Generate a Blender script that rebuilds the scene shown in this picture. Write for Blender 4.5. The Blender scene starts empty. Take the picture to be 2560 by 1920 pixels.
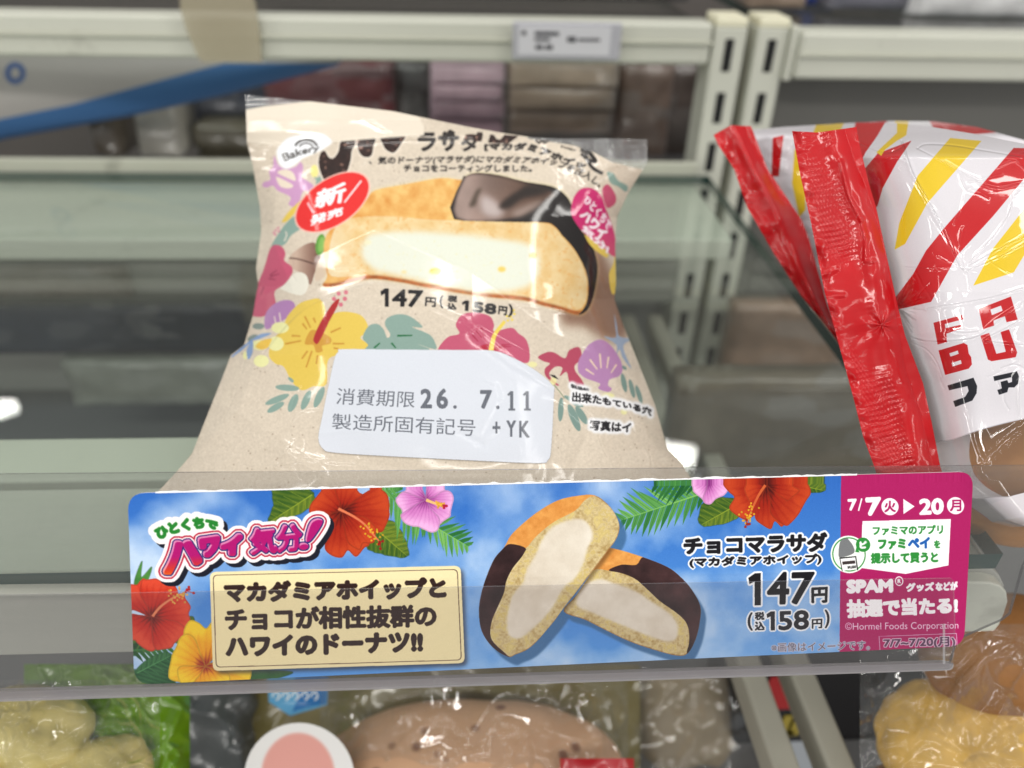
import bpy, bmesh, math, random
import numpy as np
from mathutils import Vector, noise as mnoise

# ------------------------------------------------------------------ camera, world, lamps, exposure
sc = bpy.context.scene
COL = sc.collection
FPX = 1900.0
PITCH, YAW, ROLL = math.radians(34.0), math.radians(3.43), math.radians(1.44)
_f = np.array([math.sin(YAW) * math.cos(PITCH), math.cos(YAW) * math.cos(PITCH), -math.sin(PITCH)])
_r = np.array([math.cos(YAW), -math.sin(YAW), 0.0])
_u = np.cross(_r, _f)
CR = math.cos(ROLL) * _r + math.sin(ROLL) * _u
CU = -math.sin(ROLL) * _r + math.cos(ROLL) * _u
CF = _f
CP = np.array([-0.0075, -0.1625, 0.1792])
cam = bpy.data.cameras.new('camera')
camo = bpy.data.objects.new('camera', cam)
COL.objects.link(camo)
from mathutils import Matrix
camo.matrix_world = Matrix(((CR[0], CU[0], -CF[0], CP[0]), (CR[1], CU[1], -CF[1], CP[1]),
                            (CR[2], CU[2], -CF[2], CP[2]), (0, 0, 0, 1)))
cam.sensor_width = 36.0
cam.lens = FPX / 2560 * 36.0
cam.clip_start = 0.01
cam.clip_end = 50
cam.dof.use_dof = True
cam.dof.focus_distance = 0.224
cam.dof.aperture_fstop = cam.lens / 3.8
sc.camera = camo
wd = bpy.data.worlds.new('World')
sc.world = wd
wd.use_nodes = True
wd.node_tree.nodes['Background'].inputs[0].default_value = (0.93, 0.97, 1.0, 1)
wd.node_tree.nodes['Background'].inputs[1].default_value = 0.28


def lamp(name, loc, target, sx, sy, power, col=(1, 0.97, 0.92), spin=0):
    l = bpy.data.lights.new(name, 'AREA')
    l.shape = 'RECTANGLE'
    l.size, l.size_y, l.energy, l.color = sx, sy, power, col
    o = bpy.data.objects.new(name, l)
    COL.objects.link(o)
    o.location = loc
    o.rotation_euler = (Vector(target) - Vector(loc)).to_track_quat('-Z', 'Y').to_euler()
    return o


lamp('ceiling_or_glint_lamp', (-0.25, -1.25, 1.45), (0, 0.05, 0), 1.3, 0.10, 14)
lamp('ceiling_or_glint_lamp', (0.45, 0.10, 1.70), (0, 0.05, 0), 1.3, 0.10, 6)
lamp('ceiling_or_glint_lamp', (-0.9, 0.75, 1.55), (0, 0.2, 0), 0.10, 1.0, 4.5)
lamp('ceiling_or_glint_lamp', (1.3, -0.3, 1.5), (0, 0.05, 0), 0.10, 1.2, 6)
lamp('ceiling_or_glint_lamp', (0.64, 1.76, 1.40), (0.2, 0.3, 0), 0.15, 0.07, 0.62)
lamp('ceiling_or_glint_lamp', (-1.69, 2.08, 1.40), (-0.2, 0.3, 0), 0.13, 0.09, 0.8)
for _x, _y, _z in ((-1.5, -0.9, 0.9), (1.6, -1.0, 1.0), (-0.9, -1.1, 1.45), (1.0, -1.1, 1.55), (-1.3, -0.2, 1.5), (0.0, -0.35, 1.6), (-0.2, 0.55, 1.6)):
    lamp('ceiling_or_glint_lamp', (_x, _y, _z), (0, 0.05, 0), 0.9, 0.032, 1.9)  # narrow strips added only to put glints on the film creases
for _x, _y, _w, _p in ((250, 835, 0.045, 0.07), (455, 690, 0.05, 0.04), (1560, 700, 0.05, 0.04)):
    _d = CF + (_x - 1280) / FPX * CR - (_y - 960) / FPX * CU          # small far lamps mirrored in the glass shelf
    _q = CP + _d * (CP[2] / -_d[2])
    _e = _q + np.array([_d[0], _d[1], -_d[2]]) * (1.5 / -_d[2])
    lamp('far_lamp', tuple(_e), tuple(_q), _w, _w * 1.3, _p)
for _x, _y, _z in ((-1.9, -0.85, 0.15), (1.9, -0.95, 0.2), (-1.5, -0.35, 0.35), (1.5, -0.4, 0.3)):
    lamp('added_low_lamp', (_x, _y, _z), (0, 0.02, 0), 0.05, 0.8, 2.6)  # low side strips added to draw glints from the lower film
for _x in (-0.55, 0.55):
    lamp('added_low_lamp', (_x, -1.4, -0.26), (0, 0.02, -0.08), 0.9, 0.06, 3.2)  # front lamps added low down to brighten the goods under the rail
sc.view_settings.view_transform = 'Standard'
sc.view_settings.look = 'None'
sc.view_settings.exposure = 0.0
sc.view_settings.gamma = 1.0
sc.view_settings.use_curve_mapping = False
sc.render.engine = 'CYCLES'
sc.cycles.use_denoising = True
sc.cycles.max_bounces = 14
sc.cycles.transparent_max_bounces = 24
sc.cycles.glossy_bounces = 4
sc.cycles.diffuse_bounces = 4
sc.cycles.caustics_reflective = False
sc.cycles.caustics_refractive = False
sc.cycles.sample_clamp_indirect = 4.0

rng = np.random.RandomState(7)
random.seed(3)

# ------------------------------------------------------------------ measuring the place


def rays(px, py):
    a = (np.asarray(px, float) - 1280) / FPX
    b = -(np.asarray(py, float) - 960) / FPX
    return CF + a[..., None] * CR + b[..., None] * CU


def dep(px, py, D):
    return CP + rays(px, py) * np.asarray(D, float)[..., None]


def onplane(px, py, P0, n):
    r = rays(px, py)
    return CP + r * (((P0 - CP) @ n) / (r @ n))[..., None]


def ony(px, py, Y):
    return onplane(np.float64(px), np.float64(py), np.array([0, Y, 0.0]), np.array([0, 1.0, 0]))


def onz(px, py, Z):
    return onplane(np.float64(px), np.float64(py), np.array([0, 0, Z]), np.array([0, 0, 1.0]))


# ------------------------------------------------------------------ small print shop: polygons and type to pixels
def lin(v):
    v = np.asarray(v, float)
    return np.where(v <= 0.04045, v / 12.92, ((v + 0.055) / 1.055) ** 2.4)


def rgb(r, g, b):
    return np.array([r, g, b], float) / 255.0


def catmull(pts, n=8, closed=True):
    p = np.asarray(pts, float)
    N = len(p)
    out = []
    for i in range(N if closed else N - 1):
        if closed:
            a, b, c, d = p[(i - 1) % N], p[i], p[(i + 1) % N], p[(i + 2) % N]
        else:
            a, b, c, d = p[max(i - 1, 0)], p[i], p[i + 1], p[min(i + 2, N - 1)]
        for k in range(n):
            t = k / n
            out.append(0.5 * (2 * b + (c - a) * t + (2 * a - 5 * b + 4 * c - d) * t * t + (3 * b - a - 3 * c + d) * t ** 3))
    if not closed:
        out.append(p[-1])
    return np.array(out)


def vnoise(h, w, cell, seed, octaves=3):
    r = np.random.RandomState(seed)
    out = np.zeros((h, w))
    amp, tot = 1.0, 0.0
    for o in range(octaves):
        c = max(cell / 2 ** o, 1.01)
        gh, gw = int(h / c) + 3, int(w / c) + 3
        g = r.rand(gh, gw)
        y = np.arange(h) / c
        x = np.arange(w) / c
        yi, xi = y.astype(int), x.astype(int)
        fy, fx = y - yi, x - xi
        fy, fx = fy * fy * (3 - 2 * fy), fx * fx * (3 - 2 * fx)
        A = g[yi][:, xi] * (1 - fx) + g[yi][:, xi + 1] * fx
        B = g[yi + 1][:, xi] * (1 - fx) + g[yi + 1][:, xi + 1] * fx
        out += amp * (A * (1 - fy[:, None]) + B * fy[:, None])
        tot += amp
        amp *= 0.5
    return out / tot


def blur(m, s):
    r = int(max(1, round(s)))
    k = 2 * r + 1
    for _ in range(2):
        for ax in (0, 1):
            pad = [(0, 0)] * m.ndim
            pad[ax] = (r + 1, r)
            c = np.cumsum(np.pad(m, pad, mode='edge'), axis=ax)
            sl = [slice(None)] * m.ndim
            s2 = [slice(None)] * m.ndim
            sl[ax] = slice(k, None)
            s2[ax] = slice(None, -k)
            m = (c[tuple(sl)] - c[tuple(s2)]) / k
    return m


_glyph_cache = {}


def glyph_edges(s):
    """outline edges of a line of type, from Blender's own font, in type units"""
    if s in _glyph_cache:
        return _glyph_cache[s]
    cu = bpy.data.curves.new('type', 'FONT')
    cu.body = s
    cu.resolution_u = 3
    o = bpy.data.objects.new('type', cu)
    COL.objects.link(o)
    bpy.context.view_layer.update()
    me = o.evaluated_get(bpy.context.evaluated_depsgraph_get()).to_mesh()
    nv, ne, nl = len(me.vertices), len(me.edges), len(me.loops)
    co = np.zeros(nv * 3)
    me.vertices.foreach_get('co', co)
    ed = np.zeros(ne * 2, int)
    me.edges.foreach_get('vertices', ed)
    le = np.zeros(nl, int)
    me.loops.foreach_get('edge_index', le)
    cnt = np.bincount(le, minlength=ne)
    ed = ed.reshape(-1, 2)[cnt == 1]
    v = co.reshape(-1, 3)[:, :2]
    bpy.data.objects.remove(o)
    bpy.data.curves.remove(cu)
    _glyph_cache[s] = (v, ed)
    return v, ed


class Canvas:
    def __init__(self, w, h, tf, col):
        self.w, self.h, self.tf = w, h, tf
        self.a = np.ones((h, w, 3)) * np.asarray(col)
        self.al = np.ones((h, w))

    def fill_edges(self, A, B):
        """even-odd fill, 2x2 supersampled; A, B are edge ends in canvas pixels"""
        SS = 2
        A, B = A * SS, B * SS
        H, W = self.h * SS, self.w * SS
        x0 = int(np.clip(np.floor(min(A[:, 0].min(), B[:, 0].min())) - 2, 0, W - 2)) // SS * SS
        x1 = int(np.clip(np.ceil(max(A[:, 0].max(), B[:, 0].max())) + 2, 2, W)) // SS * SS
        y0 = int(np.clip(np.floor(min(A[:, 1].min(), B[:, 1].min())) - 2, 0, H - 2)) // SS * SS
        y1 = int(np.clip(np.ceil(max(A[:, 1].max(), B[:, 1].max())) + 2, 2, H)) // SS * SS
        m = np.zeros((self.h, self.w), np.float32)
        if x1 <= x0 or y1 <= y0:
            return m
        sw = A[:, 1] > B[:, 1]
        P, Q = np.where(sw[:, None], B, A), np.where(sw[:, None], A, B)
        r0 = np.clip(np.ceil(P[:, 1] - 0.5), y0, y1).astype(int)
        r1 = np.clip(np.ceil(Q[:, 1] - 0.5), y0, y1).astype(int)
        n = r1 - r0
        idx = np.repeat(np.arange(len(n)), n)
        if len(idx) == 0:
            return m
        rows = np.arange(len(idx)) - np.repeat(np.cumsum(n) - n, n) + r0[idx]
        t = (rows + 0.5 - P[idx, 1]) / np.maximum(Q[idx, 1] - P[idx, 1], 1e-9)
        xs = P[idx, 0] + t * (Q[idx, 0] - P[idx, 0])
        c = np.clip(np.ceil(xs - 0.5), x0, x1).astype(int) - x0
        acc = np.zeros((y1 - y0, x1 - x0 + 1), np.int32)
        np.add.at(acc, (rows - y0, c), 1)
        ins = (np.cumsum(acc, axis=1)[:, :-1] & 1).astype(np.float32)
        ins = ins.reshape((y1 - y0) // SS, SS, (x1 - x0) // SS, SS).mean((1, 3))
        m[y0 // SS:y1 // SS, x0 // SS:x1 // SS] = ins
        return m

    def poly(self, pts, smooth=0):
        p = np.asarray(pts, float)
        if smooth:
            p = catmull(p, smooth)
        p = self.tf(p)
        return self.fill_edges(p, np.roll(p, -1, axis=0))

    def ell(self, cx, cy, rx, ry, ang=0):
        t = np.linspace(0, 2 * np.pi, 48, endpoint=False)
        c, s = math.cos(math.radians(ang)), math.sin(math.radians(ang))
        x, y = rx * np.cos(t), ry * np.sin(t)
        return self.poly(np.stack([cx + c * x - s * y, cy + s * x + c * y], 1))

    def stroke(self, pts, w, smooth=6, w2=None):
        p = np.asarray(pts, float)
        if smooth and len(p) > 2:
            p = catmull(p, smooth, closed=False)
        d = np.gradient(p, axis=0)
        d /= np.linalg.norm(d, axis=1)[:, None] + 1e-9
        nrm = np.stack([-d[:, 1], d[:, 0]], 1)
        ww = np.linspace(w, w if w2 is None else w2, len(p))[:, None] / 2
        return self.poly(np.concatenate([p + nrm * ww, (p - nrm * ww)[::-1]]))

    def text(self, s, top, bot, bold=0):
        """type fitted between two polylines (its top and bottom edges, left to right)"""
        v, ed = glyph_edges(s)
        lo, hi = v.min(0), v.max(0)
        u = (v[:, 0] - lo[0]) / (hi[0] - lo[0])
        t = (hi[1] - v[:, 1]) / (hi[1] - lo[1])

        def along(pl, u):
            pl = np.asarray(pl, float)
            if len(pl) > 2:
                pl = catmull(pl, 6, closed=False)
            L = np.concatenate([[0], np.cumsum(np.linalg.norm(np.diff(pl, axis=0), axis=1))])
            L /= L[-1]
            return np.stack([np.interp(u, L, pl[:, 0]), np.interp(u, L, pl[:, 1])], 1)
        p = self.tf(along(top, u) * (1 - t[:, None]) + along(bot, u) * t[:, None])
        if bold:
            lo_, hi_ = p.min(0), p.max(0)
            sp_ = np.maximum(hi_ - lo_, 1)
            p = (lo_ + hi_) / 2 + (p - (lo_ + hi_) / 2) * np.maximum(sp_ - 2 * bold, sp_ * 0.6) / sp_
        m = self.fill_edges(p[ed[:, 0]], p[ed[:, 1]])
        return self.dilate(m, bold) if bold else m

    def dilate(self, m, r):
        ys, xs = np.where(m > 0.02)
        if len(ys) == 0:
            return m
        R = int(math.ceil(r)) + 1
        y0, y1 = max(ys.min() - R, 0), min(ys.max() + R + 1, self.h)
        x0, x1 = max(xs.min() - R, 0), min(xs.max() + R + 1, self.w)
        sub = np.pad(m[y0:y1, x0:x1], R)
        out = m[y0:y1, x0:x1].copy()
        h, w = out.shape
        for rad in ([r] if r < 3 else [r, r * 0.6, r * 0.25]):
            n = max(8, int(rad * 5))
            seen = set()
            for k in range(n):
                dy, dx = round(rad * math.sin(2 * math.pi * k / n)), round(rad * math.cos(2 * math.pi * k / n))
                if (dy, dx) in seen:
                    continue
                seen.add((dy, dx))
                out = np.maximum(out, sub[R + dy:R + dy + h, R + dx:R + dx + w])
        m = m.copy()
        m[y0:y1, x0:x1] = out
        return m

    def shift(self, m, dx, dy):
        return np.roll(np.roll(m, int(dy), 0), int(dx), 1)

    def paint(self, m, col, op=1.0):
        c = np.asarray(col)
        k = (m * op)[..., None]
        self.a = self.a * (1 - k) + (c if c.ndim == 3 else c[None, None]) * k

    def outlined(self, m, col, ocol, r):
        self.paint(self.dilate(m, r), ocol)
        self.paint(m, col)

    def grid_px(self):
        return np.mgrid[0:self.h, 0:self.w]

    def image(self, name):
        im = bpy.data.images.new(name, self.w, self.h, alpha=True)
        px = np.ones((self.h, self.w, 4), np.float32)
        px[..., :3] = np.clip(self.a, 0, 1)
        px[..., 3] = np.clip(self.al, 0, 1)
        im.alpha_mode = 'CHANNEL_PACKED'
        im.pixels.foreach_set(px[::-1].ravel())
        im.update()
        im.pack()
        return im


def relief_image(name, h):
    im = bpy.data.images.new(name, h.shape[1], h.shape[0], alpha=False, float_buffer=True)
    im.colorspace_settings.name = 'Non-Color'
    px = np.ones((h.shape[0], h.shape[1], 4), np.float32)
    px[..., :3] = h[..., None]
    im.pixels.foreach_set(px[::-1].ravel())
    im.update()
    im.pack()
    return im


def crease_relief(W, H, ox, oy, lines, w=2.4, amp=0.00012):
    """height in metres of the sharp creases in a film, one value per sheet pixel"""
    h = np.zeros((H, W))
    for pl, _, a in lines:
        p = catmull(pl, 6, closed=False) if len(pl) > 2 else np.asarray(pl, float)
        p = p - np.array([ox, oy])
        x0, y0 = np.maximum(np.floor(p.min(0)) - 14, 0).astype(int)
        x1, y1 = np.minimum(np.ceil(p.max(0)) + 14, [W, H]).astype(int)
        if x1 <= x0 or y1 <= y0:
            continue
        gy, gx = np.mgrid[y0:y1, x0:x1].astype(float)
        d = seg_dist(gx, gy, p)
        h[y0:y1, x0:x1] += a * amp * (np.exp(-(d / w) ** 2) + 0.5 * np.exp(-d / 5.0))
    return h


def Z(s, ox, oy):
    """measurements taken from an enlargement: back to photo pixels"""
    def f(*pts):
        return [(ox + x * s, oy + y * s) for x, y in pts]
    return f


# ------------------------------------------------------------------ materials
def mat(name, col, rough=0.5, spec=0.5, metal=0.0, coat=0.0, bump=0.0, bscale=200.0, var=0.0, vscale=20.0, alpha=1.0, dirt=0.0):
    m = bpy.data.materials.new(name)
    m.use_nodes = True
    nt = m.node_tree
    b = nt.nodes['Principled BSDF']
    c = (*lin(np.asarray(col) / 255.0), 1)
    b.inputs['Base Color'].default_value = c
    b.inputs['Roughness'].default_value = rough
    b.inputs['Specular IOR Level'].default_value = spec
    b.inputs['Metallic'].default_value = metal
    b.inputs['Coat Weight'].default_value = coat
    b.inputs['Coat Roughness'].default_value = 0.06
    b.inputs['Alpha'].default_value = alpha
    tc = nt.nodes.new('ShaderNodeTexCoord')
    if var:
        n = nt.nodes.new('ShaderNodeTexNoise')
        n.inputs['Scale'].default_value = vscale
        n.inputs['Detail'].default_value = 5
        nt.links.new(tc.outputs['Object'], n.inputs['Vector'])
        mx = nt.nodes.new('ShaderNodeMix')
        mx.data_type = 'RGBA'
        mx.inputs[6].default_value = tuple(min(1, x * (1 - var)) for x in c[:3]) + (1,)
        mx.inputs[7].default_value = tuple(min(1, x * (1 + var * 0.6)) for x in c[:3]) + (1,)
        nt.links.new(n.outputs['Fac'], mx.inputs[0])
        nt.links.new(mx.outputs[2], b.inputs['Base Color'])
    if dirt:
        n = nt.nodes.new('ShaderNodeTexNoise')
        n.inputs['Scale'].default_value = 24
        n.inputs['Detail'].default_value = 6
        n.inputs['Roughness'].default_value = 0.7
        nt.links.new(tc.outputs['Object'], n.inputs['Vector'])
        mr = nt.nodes.new('ShaderNodeMapRange')
        mr.inputs[1].default_value, mr.inputs[2].default_value = 0.60, 0.74
        mr.inputs[3].default_value, mr.inputs[4].default_value = 0.0, dirt
        nt.links.new(n.outputs['Fac'], mr.inputs[0])
        md = nt.nodes.new('ShaderNodeMix')
        md.data_type = 'RGBA'
        md.inputs[7].default_value = (0.16, 0.15, 0.12, 1)
        nt.links.new(mr.outputs[0], md.inputs[0])
        if b.inputs['Base Color'].links:
            nt.links.new(b.inputs['Base Color'].links[0].from_socket, md.inputs[6])
        else:
            md.inputs[6].default_value = c
        nt.links.new(md.outputs[2], b.inputs['Base Color'])
    if bump:
        n = nt.nodes.new('ShaderNodeTexNoise')
        n.inputs['Scale'].default_value = bscale
        n.inputs['Detail'].default_value = 4
        nt.links.new(tc.outputs['Object'], n.inputs['Vector'])
        bp = nt.nodes.new('ShaderNodeBump')
        bp.inputs['Strength'].default_value = bump
        bp.inputs['Distance'].default_value = 0.001
        nt.links.new(n.outputs['Fac'], bp.inputs['Height'])
        nt.links.new(bp.outputs[0], b.inputs['Normal'])
    return m


def ior_node(nt, fr, ior):
    """straight-through panes: the same reflection from either side"""
    ge = nt.nodes.new('ShaderNodeNewGeometry')
    mr = nt.nodes.new('ShaderNodeMapRange')
    mr.inputs[3].default_value, mr.inputs[4].default_value = ior, 1.0 / ior
    nt.links.new(ge.outputs['Backfacing'], mr.inputs[0])
    nt.links.new(mr.outputs[0], fr.inputs[0])


def pack_mat(name, col, rough=0.3):
    """wrapped goods with blocks of lighter and darker print"""
    m = mat(name, col, rough, coat=0.6, bump=0.3, bscale=120, var=0.35, vscale=75)
    nt = m.node_tree
    b = nt.nodes['Principled BSDF']
    src = b.inputs['Base Color'].links[0].from_socket
    tc = nt.nodes.new('ShaderNodeTexCoord')
    mp = nt.nodes.new('ShaderNodeMapping')
    mp.inputs['Scale'].default_value = (34, 34, 70)
    vo = nt.nodes.new('ShaderNodeTexVoronoi')
    vo.distance = 'CHEBYCHEV'
    vo.inputs['Scale'].default_value = 1.0
    sp = nt.nodes.new('ShaderNodeSeparateColor')
    mr = nt.nodes.new('ShaderNodeMapRange')
    mr.inputs[1].default_value, mr.inputs[2].default_value = 0.5, 0.95
    mr.inputs[3].default_value, mr.inputs[4].default_value = 0.0, 0.75
    mx = nt.nodes.new('ShaderNodeMix')
    mx.data_type = 'RGBA'
    c = lin(np.asarray(col) / 255.0)
    mx.inputs[7].default_value = (*np.clip(c * 0.5 + 0.16, 0, 0.7), 1)
    nt.links.new(tc.outputs['Object'], mp.inputs[0])
    nt.links.new(mp.outputs[0], vo.inputs['Vector'])
    nt.links.new(vo.outputs['Color'], sp.inputs[0])
    nt.links.new(sp.outputs[0], mr.inputs[0])
    nt.links.new(mr.outputs[0], mx.inputs[0])
    nt.links.new(src, mx.inputs[6])
    nt.links.new(mx.outputs[2], b.inputs['Base Color'])
    return m


def clear_mat(name, tint=(0.97, 0.97, 0.97), ior=1.45, rough=0.03, haze=0.0, hazecol=(0.6, 0.6, 0.6), bump=0.0, bscale=60, boost=1.0):
    """thin clear plastic or pane: straight-through light plus a fresnel reflection and a little milkiness"""
    m = bpy.data.materials.new(name)
    m.use_nodes = True
    nt = m.node_tree
    for n in list(nt.nodes):
        nt.nodes.remove(n)
    N, L = nt.nodes.new, nt.links.new
    out = N('ShaderNodeOutputMaterial')
    tr = N('ShaderNodeBsdfTransparent')
    tr.inputs[0].default_value = (*tint, 1)
    gl = N('ShaderNodeBsdfGlossy')
    gl.inputs['Roughness'].default_value = rough
    fr = N('ShaderNodeFresnel')
    ior_node(nt, fr, ior)
    base = tr.outputs[0]
    if haze:
        df = N('ShaderNodeBsdfDiffuse')
        df.inputs[0].default_value = (*hazecol, 1)
        mh = N('ShaderNodeMixShader')
        tc = N('ShaderNodeTexCoord')
        mp = N('ShaderNodeMapping')
        mp.inputs['Scale'].default_value = (12, 300, 300)
        ns = N('ShaderNodeTexNoise')
        ns.inputs['Scale'].default_value = 1.0
        ns.inputs['Detail'].default_value = 4
        L(tc.outputs['Object'], mp.inputs[0])
        L(mp.outputs[0], ns.inputs['Vector'])
        mr = N('ShaderNodeMapRange')
        mr.inputs[1].default_value, mr.inputs[2].default_value = 0.3, 0.75
        mr.inputs[3].default_value, mr.inputs[4].default_value = haze * 0.8, haze * 1.25
        L(ns.outputs['Fac'], mr.inputs[0])
        L(mr.outputs[0], mh.inputs[0])
        L(tr.outputs[0], mh.inputs[1])
        L(df.outputs[0], mh.inputs[2])
        base = mh.outputs[0]
    if bump:
        tc2 = N('ShaderNodeTexCoord')
        n2 = N('ShaderNodeTexNoise')
        n2.inputs['Scale'].default_value = bscale
        n2.inputs['Detail'].default_value = 3
        L(tc2.outputs['Object'], n2.inputs['Vector'])
        bp = N('ShaderNodeBump')
        bp.inputs['Strength'].default_value = bump
        bp.inputs['Distance'].default_value = 0.004
        L(n2.outputs['Fac'], bp.inputs['Height'])
        L(bp.outputs[0], gl.inputs['Normal'])
        L(bp.outputs[0], fr.inputs['Normal'])
    mx = N('ShaderNodeMixShader')
    fac = fr.outputs[0]
    if boost != 1.0:
        mu = N('ShaderNodeMath')
        mu.operation = 'MULTIPLY'
        mu.use_clamp = True
        mu.inputs[1].default_value = boost
        L(fac, mu.inputs[0])
        fac = mu.outputs[0]
    L(fac, mx.inputs[0])
    L(base, mx.inputs[1])
    L(gl.outputs[0], mx.inputs[2])
    L(mx.outputs[0], out.inputs[0])
    return m


def print_mat(name, im, rough=0.4, coat=0.0, coat_rough=0.06, bump=0.0, bscale=40.0, bdist=0.002, alpha=False, clear_ior=1.6, bwarp=1.5, relief=None, film_haze=0.20):
    """a printed surface; where the print leaves the film bare it is clear film"""
    m = bpy.data.materials.new(name)
    m.use_nodes = True
    nt = m.node_tree
    N, L = nt.nodes.new, nt.links.new
    b = nt.nodes['Principled BSDF']
    out = nt.nodes['Material Output']
    uv = N('ShaderNodeUVMap')
    ti = N('ShaderNodeTexImage')
    ti.image = im
    ti.extension = 'EXTEND'
    L(uv.outputs[0], ti.inputs[0])
    L(ti.outputs['Color'], b.inputs['Base Color'])
    b.inputs['Roughness'].default_value = rough
    b.inputs['Specular IOR Level'].default_value = 0.2
    b.inputs['Coat Weight'].default_value = coat
    b.inputs['Coat Roughness'].default_value = coat_rough
    nrm = None
    if bump:
        tc = N('ShaderNodeTexCoord')
        ns = N('ShaderNodeTexNoise')
        ns.inputs['Scale'].default_value = bscale
        ns.inputs['Detail'].default_value = 3
        ns.inputs['Distortion'].default_value = bwarp
        L(tc.outputs['Object'], ns.inputs['Vector'])
        bp = N('ShaderNodeBump')
        bp.inputs['Strength'].default_value = bump
        bp.inputs['Distance'].default_value = bdist
        L(ns.outputs['Fac'], bp.inputs['Height'])
        nrm = bp
    if relief is not None:
        tr_ = N('ShaderNodeTexImage')
        tr_.image = relief
        tr_.extension = 'EXTEND'
        L(uv.outputs[0], tr_.inputs[0])
        b2 = N('ShaderNodeBump')
        b2.inputs['Strength'].default_value = 1.0
        b2.inputs['Distance'].default_value = 1.0
        L(tr_.outputs['Color'], b2.inputs['Height'])
        if nrm:
            L(nrm.outputs[0], b2.inputs['Normal'])
        nrm = b2
    if nrm:
        L(nrm.outputs[0], b.inputs['Coat Normal'])
        L(nrm.outputs[0], b.inputs['Normal'])
    if alpha:
        tr = N('ShaderNodeBsdfTransparent')
        tr.inputs[0].default_value = (0.93, 0.93, 0.93, 1)
        gl = N('ShaderNodeBsdfGlossy')
        gl.inputs['Roughness'].default_value = 0.05
        fr = N('ShaderNodeFresnel')
        ior_node(nt, fr, clear_ior)
        if nrm:
            L(nrm.outputs[0], gl.inputs['Normal'])
            L(nrm.outputs[0], fr.inputs['Normal'])
        dfh = N('ShaderNodeBsdfDiffuse')
        dfh.inputs[0].default_value = (0.8, 0.8, 0.8, 1)
        mh = N('ShaderNodeMixShader')
        mh.inputs[0].default_value = film_haze
        L(tr.outputs[0], mh.inputs[1])
        L(dfh.outputs[0], mh.inputs[2])
        mc = N('ShaderNodeMixShader')
        L(fr.outputs[0], mc.inputs[0])
        L(mh.outputs[0], mc.inputs[1])
        L(gl.outputs[0], mc.inputs[2])
        ma = N('ShaderNodeMixShader')
        L(ti.outputs['Alpha'], ma.inputs[0])
        L(mc.outputs[0], ma.inputs[1])
        L(b.outputs[0], ma.inputs[2])
        L(ma.outputs[0], out.inputs[0])
    return m


# ------------------------------------------------------------------ objects
def thing(name, label, cat, loc, group=None, kind=None):
    o = bpy.data.objects.new(name, None)
    o.empty_display_size = 0.02
    COL.objects.link(o)
    o.location = Vector(loc)
    tag(o, label, cat, group, kind)
    return o


def tag(o, label=None, cat=None, group=None, kind=None):
    if label:
        o['label'] = label
    if cat:
        o['category'] = cat
    if group:
        o['group'] = group
    if kind:
        o['kind'] = kind
    return o


def world_loc(o):
    v = Vector((0, 0, 0))
    while o is not None:
        v += o.location
        o = o.parent
    return v


def obj(name, V, F, m, parent=None, uv=None, smooth=False, origin=None, bevel=0.0, mats=None, midx=None):
    V = np.asarray(V, float)
    org = np.asarray(origin) if origin is not None else (np.array([V[:, 0].mean(), V[:, 1].mean(), V[:, 2].min()]))
    me = bpy.data.meshes.new(name)
    if isinstance(F, np.ndarray) and len(F) > 2000:
        me.vertices.add(len(V))
        me.vertices.foreach_set('co', (V - org).astype(np.float32).ravel())
        me.loops.add(F.size)
        me.loops.foreach_set('vertex_index', np.ascontiguousarray(F).astype(np.int32).ravel())
        me.polygons.add(len(F))
        me.polygons.foreach_set('loop_start', (np.arange(len(F)) * F.shape[1]).astype(np.int32))
        me.update(calc_edges=True)
        me.validate()
    else:
        me.from_pydata((V - org).tolist(), [], [list(map(int, f)) for f in F])
    o = bpy.data.objects.new(name, me)
    COL.objects.link(o)
    if parent is not None:
        o.parent = parent
        o.location = Vector(org) - world_loc(parent)
    else:
        o.location = Vector(org)
    for mm in (mats or [m]):
        me.materials.append(mm)
    if midx is not None:
        me.polygons.foreach_set('material_index', np.asarray(midx, np.int32))
    if uv is not None:
        ul = me.uv_layers.new(name='UVMap')
        li = np.zeros(len(me.loops), int)
        me.loops.foreach_get('vertex_index', li)
        ul.data.foreach_set('uv', np.asarray(uv, float)[li].ravel())
    if smooth:
        me.polygons.foreach_set('use_smooth', np.ones(len(me.polygons), bool))
    if bevel:
        md = o.modifiers.new('bevel', 'BEVEL')
        md.width = bevel
        md.segments = 3
        md.limit_method = 'ANGLE'
        me.polygons.foreach_set('use_smooth', np.ones(len(me.polygons), bool))
        wn = o.modifiers.new('wn', 'WEIGHTED_NORMAL')
    me.update()
    return o


BOXF = [(0, 3, 2, 1), (4, 5, 6, 7), (0, 1, 5, 4), (1, 2, 6, 5), (2, 3, 7, 6), (3, 0, 4, 7)]


def boxv(x0, x1, y0, y1, z0, z1):
    return np.array([(x0, y0, z0), (x1, y0, z0), (x1, y1, z0), (x0, y1, z0), (x0, y0, z1), (x1, y0, z1), (x1, y1, z1), (x0, y1, z1)], float)


def box(name, b, m, parent=None, bevel=0.001):
    return obj(name, boxv(*b), BOXF, m, parent, bevel=bevel)


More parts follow.
